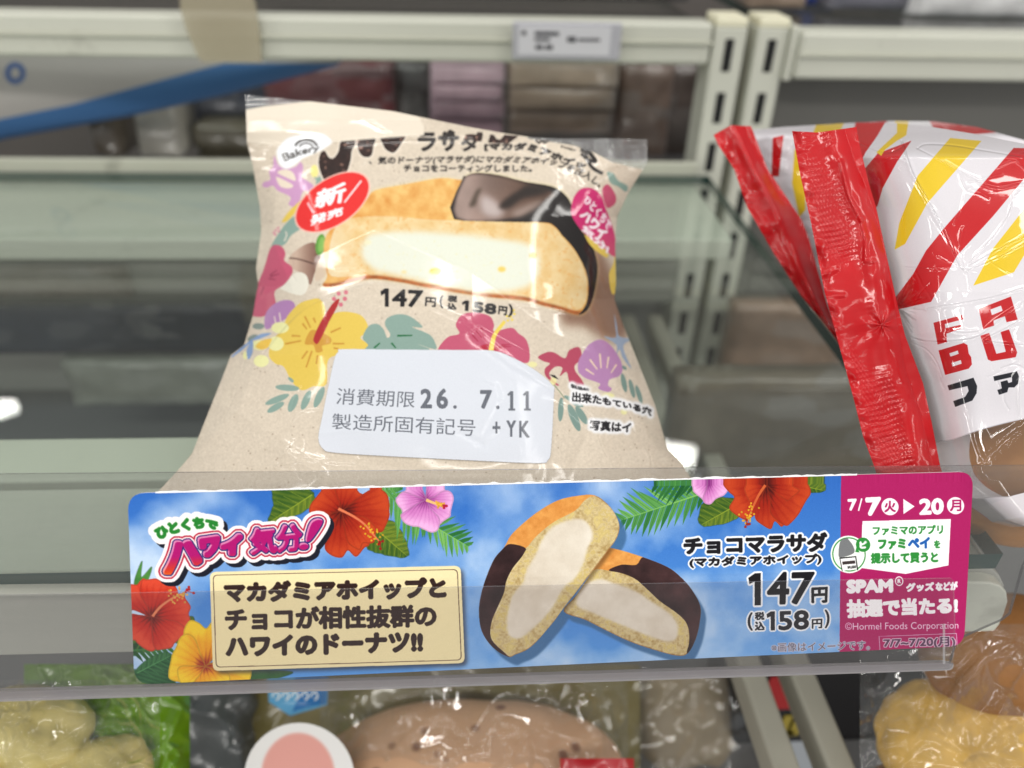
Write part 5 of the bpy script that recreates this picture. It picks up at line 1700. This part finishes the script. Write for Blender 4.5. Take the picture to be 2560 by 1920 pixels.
def seal_mat(name, seed):
    """red film, pressed with broken rows of small crimps"""
    Hh, Ww = 900, 180
    gy, gx = np.mgrid[0:Hh, 0:Ww].astype(float)
    patch = np.clip((vnoise(Hh, Ww, 130, seed, 2) - 0.46) * 6, 0.04, 1) * np.exp(-(np.clip(np.abs(gx / Ww - 0.36) - 0.20, 0, 1) / 0.05) ** 2)
    ws = vnoise(Hh, Ww, 30, seed + 1, 2)
    ph = gy + 0.18 * gx + 5 * ws
    h = 0.00008 * patch * np.sin(2 * np.pi * ph / 13.0) * (0.55 + 0.45 * np.sin(2 * np.pi * (gx + gy * 0.3) / 9.0 + 4 * ws))
    h += 0.00016 * (vnoise(Hh, Ww, 60, seed + 2, 3) - 0.5) * (gx < 30)
    cv_ = Canvas(Ww, Hh, lambda p: np.asarray(p, float), rgb(184, 14, 22))
    cv_.a *= (1 + 0.10 * (vnoise(Hh, Ww, 80, seed + 3, 3) - 0.5))[..., None]
    return print_mat(name, cv_.image(name), 0.4, coat=0.5, coat_rough=0.10, bump=0.05, bscale=60, relief=relief_image(name + '_relief', h))


def film_grid(name, top, bot, left, right, Df, m, parent, nu, nv, uvorg=None, back=None, backm=None):
    P, U, Vv = coons(top, bot, left, right, nu, nv)
    px, py = P[..., 0], P[..., 1]
    D = Df(px, py, U, Vv)
    D = np.minimum(D, (CP[2] - 0.0012) / np.maximum(-rays(px, py)[..., 2], 1e-6))
    uv = None
    if uvorg:
        uv = np.stack([(px - uvorg[0]) / uvorg[2], 1 - (py - uvorg[1]) / uvorg[3]], -1).reshape(-1, 2)
    else:
        uv = np.stack([U, 1 - Vv], -1).reshape(-1, 2)
    o = obj(name, dep(px, py, D).reshape(-1, 3), gridf(nu, nv), m, parent, uv=uv, smooth=True)
    if back:
        th_ = back * np.sin(np.pi * U) ** 0.6 * np.sin(np.pi * Vv) ** 0.6
        DB = np.minimum(D + th_, (CP[2] - 0.0008) / np.maximum(-rays(px, py)[..., 2], 1e-6))
        B = dep(px, py, DB)[::5, ::5]
        obj('back_film', B.reshape(-1, 3), gridf(B.shape[0], B.shape[1], 0, True), backm, parent, smooth=True)
    return o


WBACK = mat('white_film_back', (226, 222, 226), 0.4, coat=0.4, bump=0.2, bscale=60)
CRF = [(v1((45, 310), (120, 275), (350, 285), (600, 325), (960, 385)), 5, 1.0), (v1((45, 310), (200, 390), (450, 535), (620, 620), (740, 655), (860, 635), (1000, 605)), 5, 1.0),
       (v1((-90, 250), (0, 520), (130, 760), (280, 1030), (400, 1300), (450, 1365)), 8, 1.5), (v1((920, 690), (870, 740), (840, 880), (720, 1060), (560, 1230), (492, 1325), (600, 1270), (760, 1180), (970, 1075)), 4.5, 1.0),
       (v1((480, 1370), (700, 1280), (970, 1140)), 4.5, 1.0), (v1((230, 1245), (330, 1300), (430, 1350), (550, 1380)), 4.5, .6), (v1((-60, 1340), (150, 1355), (380, 1355)), 4.5, .6),
       (v2((120, 240), (300, 210), (640, 150), (920, 75)), 6, 0.9), (v2((0, 480), (130, 510), (360, 505), (555, 465), (720, 340), (929, 180)), 5, 1.0), (v2((929, 320), (760, 410), (595, 500), (700, 520), (929, 540)), 4.5, 1.0),
       (v2((929, 790), (890, 850), (880, 980), (890, 1150), (929, 1190)), 5, 1.0), (v2((585, 1540), (640, 1420), (760, 1300), (860, 1220), (929, 1195)), 5, 1.0), (v2((640, 1530), (760, 1400), (929, 1250)), 4.5, .7), (v2((0, 520), (120, 580), (200, 680), (245, 800)), 6, 0.6),
       (v2((330, 430), (430, 440), (540, 430)), 8, 0.7), (w1((740, 235), (800, 220), (840, 240), (810, 265)), 5, .7), (w1((640, 160), (760, 200), (850, 155)), 6, .8)]

_r = np.random.RandomState(9)
MINS = []
for k in range(24):
    p = np.array([2180 + 420 * _r.rand(), 310 + 900 * _r.rand()])
    an = _r.rand() * 6.28
    pl = [p]
    for q_ in range(3):
        an += _r.randn() * 0.5
        pl.append(pl[-1] + np.array([math.cos(an), math.sin(an)]) * (12 + 40 * _r.rand()))
    MINS.append((pl, 3, 0.2 + 0.5 * _r.rand()))
for k in range(14):
    an = math.radians(-70 + 11 * k)
    MINS.append(([(2242 + 14 * math.cos(an), 768 + 14 * math.sin(an)), (2242 + (40 + 50 * _r.rand()) * math.cos(an), 768 + (40 + 50 * _r.rand()) * math.sin(an))], 3, 0.5))
RELS = crease_relief(RW, RH, RX, RY, CRF + MINS, 2.6, 0.00015)
SBM = print_mat('striped_bag_print', sb_im, 0.36, coat=1.0, coat_rough=0.04, bump=0.06, bscale=40, bdist=0.003, alpha=True, bwarp=0.6, relief=relief_image('striped_bag_relief', RELS), film_haze=0.05)


def frontD(px, py, U, Vv):
    D = 0.236 - 0.010 * np.clip((py - 330) / 400.0, 0, 1) - 0.004 * np.clip((py - 900) / 300, 0, 1)
    D = D + 0.017 * (1 - np.clip(U * 3.2, 0, 1)) ** 2
    D = D + 0.030 * np.clip((395 - py) / 90.0, 0, 1) ** 1.3
    D = D + 0.0016 * pn(px, py, 210, 71, 2) + 0.00010 * pn(px, py, 80, 72, 1)
    dz = np.hypot(px - 2240, (py - 760) * 1.0)
    D = D + 0.0004 * np.exp(-(dz / 60) ** 2) * np.cos(np.arctan2(py - 768, px - 2242) * 6)
    for pl, w, a in CRF:
        d = seg_dist(px, py, pl)
        D = D - a * (0.00018 * np.exp(-(d / w) ** 2) + 0.00010 * np.exp(-d / 26.0))
    return D + np.clip(py - 1200, 0, 200) * 3e-5


sbag = thing('striped_bag', 'striped white bread bag with red letters and red crimped seal, in front at right', 'bread bag', onz(2400, 1290, 0.0))
bl = w1((628, 80), (640, 170), (680, 330), (710, 430), (760, 660), (800, 840), (830, 960), (905, 1160), (940, 1320), (975, 1500)) + [(2362, 1205), (2420, 1262), (2480, 1305), (2530, 1318)]
btop = w1((628, 80), (760, 78), (900, 88), (1130, 125), (1327, 165), (1600, 260))
bright = [btop[-1], (2780, 700), (2780, 1100), (2760, 1300)]
bbot = [(2530, 1318), (2620, 1312), (2700, 1306), (2760, 1300)]
film_grid('film', btop, bbot, bl, bright, frontD, SBM, sbag, 380, 480, (RX, RY, RW, RH), 0.05, WBACK)
# crimped seal fin
sl_ = w1((365, 112), (400, 300), (445, 500), (500, 780), (560, 1000), (620, 1220), (660, 1380), (705, 1500)) + [(2200, 1215), (2215, 1270)]
sr_ = w1((632, 95), (645, 170), (684, 330), (714, 430), (764, 660), (804, 840), (834, 960), (909, 1160), (944, 1320), (979, 1500)) + [(2362, 1200), (2385, 1255)]
FOLDC = w1((520, 115), (560, 240), (600, 330), (650, 480), (690, 640), (735, 900), (770, 1100), (835, 1290), (880, 1480)) + [(2300, 1260)]


def finD(px, py, U, Vv):
    D = np.interp(py, [320, 700, 1200], [0.243, 0.2375, 0.2335])
    lo = np.interp(py, [p[1] for p in FOLDC], [p[0] for p in FOLDC])
    fold_ = np.clip((px - lo) / 40.0, -3, 1)
    D = D - 0.0014 * np.where(fold_ < 0, np.exp(-(fold_ * 1.6) ** 2), 1 - fold_ ** 2 * 1.4)
    # pressed crimp: rows of little ridges across the fin, broken into patches
    t = (py + (px - 2000) * 0.16)
    patch = np.clip(0.2 + 1.5 * pn(px, py, 110, 83, 2), 0, 1) * np.exp(-(np.clip(np.abs(U - 0.36) - 0.22, 0, 1) / 0.08) ** 2)
    patch = np.maximum(patch, 0.07 * (U < 0.58))
    D = D - 0.00003 * patch * np.sin(t * 2 * np.pi / 13.0) * (1 + 0.5 * pn(px, py, 20, 84, 2))
    D = D + 0.0016 * np.exp(-((U - 0.02) / 0.08) ** 2) * pn(px * 0.2, py, 34, 85, 2)
    D = D + 0.0009 * pn(px, py, 130, 86)
    st = np.hypot(px - 2205, py - 812)
    D = D + 0.00045 * np.exp(-(st / 50) ** 2) * np.cos(np.arctan2(py - 812, px - 2205) * 6 + 0.004 * px)
    for pl in (w1((565, 240), (600, 380), (650, 480)), w1((650, 480), (672, 560), (668, 650), (700, 650)), w1((505, 795), (580, 793)), w1((485, 712), (550, 684))):
        D = D - 0.0006 * np.exp(-(seg_dist(px, py, pl) / 6) ** 2)
    return D


film_grid('crimped_seal', [sl_[0], w1((470, 118))[0], sr_[0]], [sl_[-1], sr_[-1]], sl_, sr_, finD, seal_mat('red_seal_crimped', 301), sbag, 120, 520)
ico_blob('bread_roll', dep(2600, 1185, 0.266), (0.040, 0.024, 0.022), mat('roll_crust', (196, 136, 72), 0.6, var=0.35, vscale=45, bump=0.3, bscale=300), sbag, 0.10, 28, 3, 5)

# the bag behind it
QX, QY, QW, QH = 1760, 270, 1000, 640
qb = Canvas(QW, QH, lambda p: np.asarray(p, float) - np.array([QX, QY]), WHT)
qb.paint(qb.poly(w1((285, 140), (330, 130), (310, 300), (280, 300))), RED)
qb.paint(qb.poly(w1((375, 190), (420, 160), (420, 440), (395, 470), (365, 330))), YLW)
qb.paint(qb.poly(w1((470, 75), (585, 70), (560, 120), (450, 125))), YLW)
qb.paint(qb.poly(w1((630, 70), (760, 70), (700, 170), (640, 260), (600, 200))), RED)
qb.paint(qb.poly(w1((790, 60), (850, 60), (830, 150), (740, 230), (720, 200), (800, 120))), YLW)
qb.paint(qb.poly(v1((140, 60), (480, 80), (740, 175), (500, 195), (480, 240), (250, 240), (200, 160))), RED)
qb.paint(qb.text('MUR', v1((255, 105), (395, 185)), v1((275, 145), (385, 225)), 0.5), rgb(236, 180, 184))
q_im = qb.image('striped_bag_behind_print')
QM = print_mat('striped_bag_behind_print', q_im, 0.33, coat=0.7, coat_rough=0.06, bump=0.06, bscale=40, bdist=0.003, bwarp=0.6)
qbag = thing('striped_bag', 'striped white bread bag standing behind the lettered one, its red seal leaning left', 'bread bag', onz(2420, 1000, 0.0))


def backD(px, py, U, Vv):
    D = 0.288 - 0.010 * np.clip((py - 320) / 300.0, 0, 1) + 0.02 * (1 - np.clip(U * 3, 0, 1)) ** 2 + 0.03 * np.clip((345 - py) / 45.0, 0, 1) ** 1.5
    return D + 0.0015 * pn(px, py, 140, 91) + 0.0005 * pn(px, py, 44, 92) - 0.0006 * np.exp(-(seg_dist(px, py, w1((200, 120), (420, 135), (640, 120), (900, 130))) / 6) ** 2)


ql = w1((200, 108), (262, 270), (342, 390), (402, 480), (432, 560), (505, 830)) + [(2130, 900), (2250, 1010)]
qt = w1((200, 108), (330, 95), (580, 80), (760, 70), (950, 72), (1130, 95), (1327, 150), (1600, 250))
film_grid('film', qt, [(2250, 1010), (2480, 1010), (2720, 1000)], ql, [qt[-1], (2730, 700), (2720, 1000)], backD, QM, qbag, 150, 130, (QX, QY, QW, QH), 0.05, WBACK)
q_l = w1((40, 128), (60, 172), (125, 270), (180, 430), (290, 620), (400, 790), (500, 910), (548, 975)) + [(2110, 880), (2150, 940)]
q_r = w1((195, 92), (264, 270), (345, 390), (405, 480), (435, 560), (510, 830), (560, 960)) + [(2150, 900), (2250, 1000)]


def fin2D(px, py, U, Vv):
    D = np.interp(py, [300, 600, 900], [0.300, 0.292, 0.285])
    D = D - 0.004 * np.exp(-((U - 0.55) / 0.25) ** 2) + 0.0012 * pn(px, py, 80, 95)
    return D + 0.002 * np.exp(-((U - 0.02) / 0.10) ** 2) * pn(px * 0.2, py, 34, 96, 2)


film_grid('crimped_seal', [q_l[0], w1((110, 88))[0], q_r[0]], [q_l[-1], q_r[-1]], q_l, q_r, fin2D, seal_mat('red_seal_behind', 311), qbag, 70, 200)

# ------------------------------------------------------------------ goods on the lower deck, just under the rail
CLEARF = clear_mat('wrap_film', (0.96, 0.96, 0.95), 1.5, 0.05, haze=0.04, hazecol=(0.8, 0.8, 0.78), bump=0.34, bscale=48, boost=1.6)


def wrap(name, corners, D, m, parent, seed, amp=0.0035, cell=90, nu=110, nv=80, round_=0.02, creases=0, cre=1.0):
    (x0, y0), (x1, y1) = corners
    U, Vv = np.meshgrid(np.linspace(0, 1, nu), np.linspace(0, 1, nv), indexing='ij')
    px, py = x0 + (x1 - x0) * U, y0 + (y1 - y0) * Vv
    DD = D + amp * (pn(px, py, cell * 1.3, seed, 2) + 0.9 * np.abs(pn(px + 0.6 * py, py - 0.4 * px, cell * 0.9, seed + 1, 1))) + round_ * (np.abs(2 * U - 1) ** 4 + 0.7 * (1 - Vv) ** 4)
    rr = np.random.RandomState(seed + 50)
    for k in range(creases):
        p = np.array([x0 + (x1 - x0) * rr.rand(), y0 + (y1 - y0) * rr.rand() * 0.8])
        an = rr.rand() * 6.28
        pl = [p]
        for q in range(4):
            an += rr.randn() * 0.7
            pl.append(pl[-1] + np.array([math.cos(an), math.sin(an)]) * (25 + 45 * rr.rand()))
        d = seg_dist(px, py, catmull(pl, 4, closed=False)[::2])
        DD = DD - cre * (0.0007 + 0.0010 * rr.rand()) * np.exp(-(d / (5 + 4 * rr.rand())) ** 2)
    return obj(name, dep(px, py, DD).reshape(-1, 3), gridf(nu, nv), m, parent, smooth=True)


# left: pale bread pieces in a bag with a green printed end
gb = thing('green_bread_bag', 'clear bag with bright green end and lumpy yellowish bread, lower left', 'bread bag', dep(150, 2050, 0.30))
YBR = mat('pale_bread', (222, 204, 128), 0.55, var=0.30, vscale=110, bump=0.6, bscale=260, dirt=0.45)
for (x, y, D, r, s) in ((40, 1830, 0.292, (0.024, 0.018, 0.013), 1), (200, 1965, 0.290, (0.024, 0.018, 0.015), 2), (-40, 1960, 0.288, (0.022, 0.018, 0.02), 5)):
    ico_blob('bread_piece', dep(x, y, D), r, YBR, gb, 0.22, 55, s, 5)
GREEN = mat('green_film', (112, 160, 16), 0.25, coat=0.8, bump=0.4, bscale=60, var=0.4, vscale=34)
wrap('green_end', ((60, 1660), (475, 2080)), 0.300, GREEN, gb, 101, 0.004, 90, 140, 120, round_=0.012, creases=40)
wrap('clear_film', ((-120, 1700), (400, 2080)), 0.268, CLEARF, gb, 103, 0.0075, 120, 240, 180, 0.003, creases=64, cre=1.1)

# centre: large speckled bun in an olive pack with a blue mark and a round label
cb = thing('bun_pack', 'olive wrapped pack holding a tan bun with brown specks, under the rail', 'bun pack', dep(1150, 2050, 0.34))


def speckled(name):
    m = mat(name, (236, 188, 150), 0.5, var=0.12, vscale=30, bump=0.2, bscale=200)
    nt = m.node_tree
    b = nt.nodes['Principled BSDF']
    src_ = b.inputs['Base Color'].links[0].from_socket
    vo = nt.nodes.new('ShaderNodeTexVoronoi')
    vo.inputs['Scale'].default_value = 78
    tc = nt.nodes.new('ShaderNodeTexCoord')
    nt.links.new(tc.outputs['Object'], vo.inputs['Vector'])
    mr = nt.nodes.new('ShaderNodeMapRange')
    mr.inputs[1].default_value, mr.inputs[2].default_value = 0.12, 0.24
    mr.inputs[3].default_value, mr.inputs[4].default_value = 0.8, 0.0
    nt.links.new(vo.outputs['Distance'], mr.inputs[0])
    mx = nt.nodes.new('ShaderNodeMix')
    mx.data_type = 'RGBA'
    mx.inputs[7].default_value = (*lin(rgb(122, 66, 44)), 1)
    nt.links.new(mr.outputs[0], mx.inputs[0])
    nt.links.new(src_, mx.inputs[6])
    nt.links.new(mx.outputs[2], b.inputs['Base Color'])
    return m


ico_blob('bun', dep(1170, 1960, 0.338), (0.068, 0.034, 0.032), speckled('speckled_bun'), cb, 0.05, 22, 8, 5)
wrap('olive_film', ((590, 1660), (1600, 2080)), 0.375, mat('olive_film', (122, 112, 70), 0.35, coat=0.5, var=0.35, vscale=26, bump=0.3, bscale=60), cb, 111, 0.004, 120, round_=0.01)
wrap('clear_film', ((800, 1690), (1570, 2080)), 0.312, CLEARF, cb, 113, 0.0028, 130, 220, 120, creases=36)
bl_ = Canvas(180, 110, lambda p: (np.asarray(p, float) - np.array([655, 1690])), rgb(122, 112, 70))
bl_.paint(bl_.poly([(668, 1690), (822, 1690), (818, 1762), (780, 1774), (725, 1790), (672, 1755)]), rgb(96, 168, 214))
bl_.paint(bl_.poly([(735, 1690), (822, 1690), (815, 1760), (770, 1768), (730, 1780), (745, 1745)]), rgb(44, 118, 186))
for k in range(5):
    bl_.paint(bl_.stroke([(680 + 24 * k, 1742), (690 + 24 * k, 1728), (698 + 24 * k, 1742), (690 + 24 * k, 1750)], 5), rgb(232, 240, 246))
bl_.al = np.clip(bl_.poly([(668, 1690), (822, 1690), (818, 1762), (780, 1774), (725, 1790), (672, 1755)]), 0, 1)


def flat_label(name, im, x0, y0, w, h, D, parent, Dr=None):
    U, Vv = np.meshgrid(np.linspace(0, 1, 24), np.linspace(0, 1, 24), indexing='ij')
    px, py = x0 + w * U, y0 + h * Vv
    DD = D + 0.012 * ((U - 0.5) ** 2 + (Vv - 0.5) ** 2)
    return obj(name, dep(px, py, DD).reshape(-1, 3), gridf(24, 24), sticker_mat(name, im), parent, uv=np.stack([U, 1 - Vv], -1).reshape(-1, 2), smooth=True)


flat_label('blue_mark', bl_.image('blue_mark_print'), 655, 1690, 180, 110, 0.345, cb)
hm = Canvas(320, 300, lambda p: (np.asarray(p, float) - np.array([590, 1790])), rgb(232, 230, 228))
hm.paint(np.clip(blur(hm.ell(745, 1940, 92, 108), 3), 0, 1), rgb(224, 160, 150))
hm.al = hm.ell(748, 1945, 138, 138)
flat_label('round_label', hm.image('round_label_print'), 590, 1790, 320, 300, 0.302, cb)
wrap('red_strip', ((1400, 1896), (1585, 2040)), 0.300, mat('red_strip', (176, 22, 34), 0.3, coat=0.6), cb, 117, 0.001, 90, 30, 20, 0.004)

# dark wrapped item between the left bag and the bun pack
dk = wrap('dark_wrapper', ((380, 1650), (660, 2080)), 0.372, mat('dark_wrap', (88, 92, 92), 0.3, coat=0.6, var=0.5, vscale=30, bump=0.4, bscale=60), None, 121, 0.006, 90, 60, 60, 0.02)
tag(dk, 'dark grey glossy wrapper between the green ended bag and the bun pack', 'wrapper')
# paper insert in a clear sleeve
pc = thing('printed_sleeve', 'dim beige paper card in a clear sleeve between the bun pack and the bracket arms', 'paper card', dep(1720, 2050, 0.39))
wrap('paper_insert', ((1590, 1690), (1840, 2080)), 0.392, mat('dim_paper', (150, 136, 112), 0.6, var=0.3, vscale=60), pc, 125, 0.003, 90, 40, 40, 0.012)
wrap('clear_film', ((1560, 1670), (1880, 2080)), 0.380, CLEARF, pc, 127, 0.004, 80, 60, 60, 0.012)
# black and red carton seen between the arms
a, b = ony(1880, 1690, 0.06), ony(2190, 1920, 0.06)
ct = thing('black_carton', 'black carton with red top corner and a yellow mark between the lower bracket arms', 'carton', (a[0], 0.08, -0.2045))
CBK = mat('carton_black', (22, 20, 22), 0.45)
box('carton_body', (a[0], b[0] + 0.01, 0.0602, 0.11, -0.2045, a[2] + 0.004), CBK, ct, 0.001)
p0_, p1_ = ony(1928, 1692, 0.0596), ony(1996, 1772, 0.0596)
box('red_mark', (p0_[0], p1_[0], 0.0596, 0.06, p1_[2], p0_[2]), mat('carton_red', (176, 24, 24), 0.4), ct, 0.0)
YM = mat('carton_yellow', (170, 150, 50), 0.5)
for q0, q1 in (((1962, 1790), (1972, 1836)), ((1973, 1828), (1983, 1840)), ((1984, 1786), (1994, 1838))):
    p0_, p1_ = ony(*q0, 0.0596), ony(*q1, 0.0596)
    box('yellow_mark', (p0_[0], p1_[0], 0.0596, 0.06, p1_[2], p0_[2]), YM, ct, 0.0)
# right: yellow brown cake slice in clear film
yb = thing('cake_bag', 'yellow and brown cake in crinkled clear film, lower right under the rail', 'cake bag', dep(2430, 2050, 0.30))
ico_blob('cake', dep(2470, 1850, 0.302), (0.044, 0.022, 0.023), mat('cake_crumb', (212, 168, 76), 0.6, var=0.4, vscale=110, bump=0.6, bscale=300, dirt=0.6), yb, 0.13, 40, 11, 5)
ico_blob('caramel_top', dep(2540, 1640, 0.300), (0.038, 0.022, 0.022), mat('caramel', (150, 100, 48), 0.6, var=0.4, vscale=70, bump=0.4, bscale=260, dirt=0.5), yb, 0.08, 30, 12, 5)
ico_blob('cake', dep(2420, 2010, 0.306), (0.040, 0.02, 0.014), mat('cake_side', (150, 100, 40), 0.6, var=0.4, vscale=110, bump=0.6, bscale=300, dirt=0.5), yb, 0.12, 34, 13, 5)
wrap('clear_film', ((2150, 1560), (2700, 2080)), 0.272, CLEARF, yb, 131, 0.0065, 130, 230, 200, 0.004, creases=44, cre=1.0)
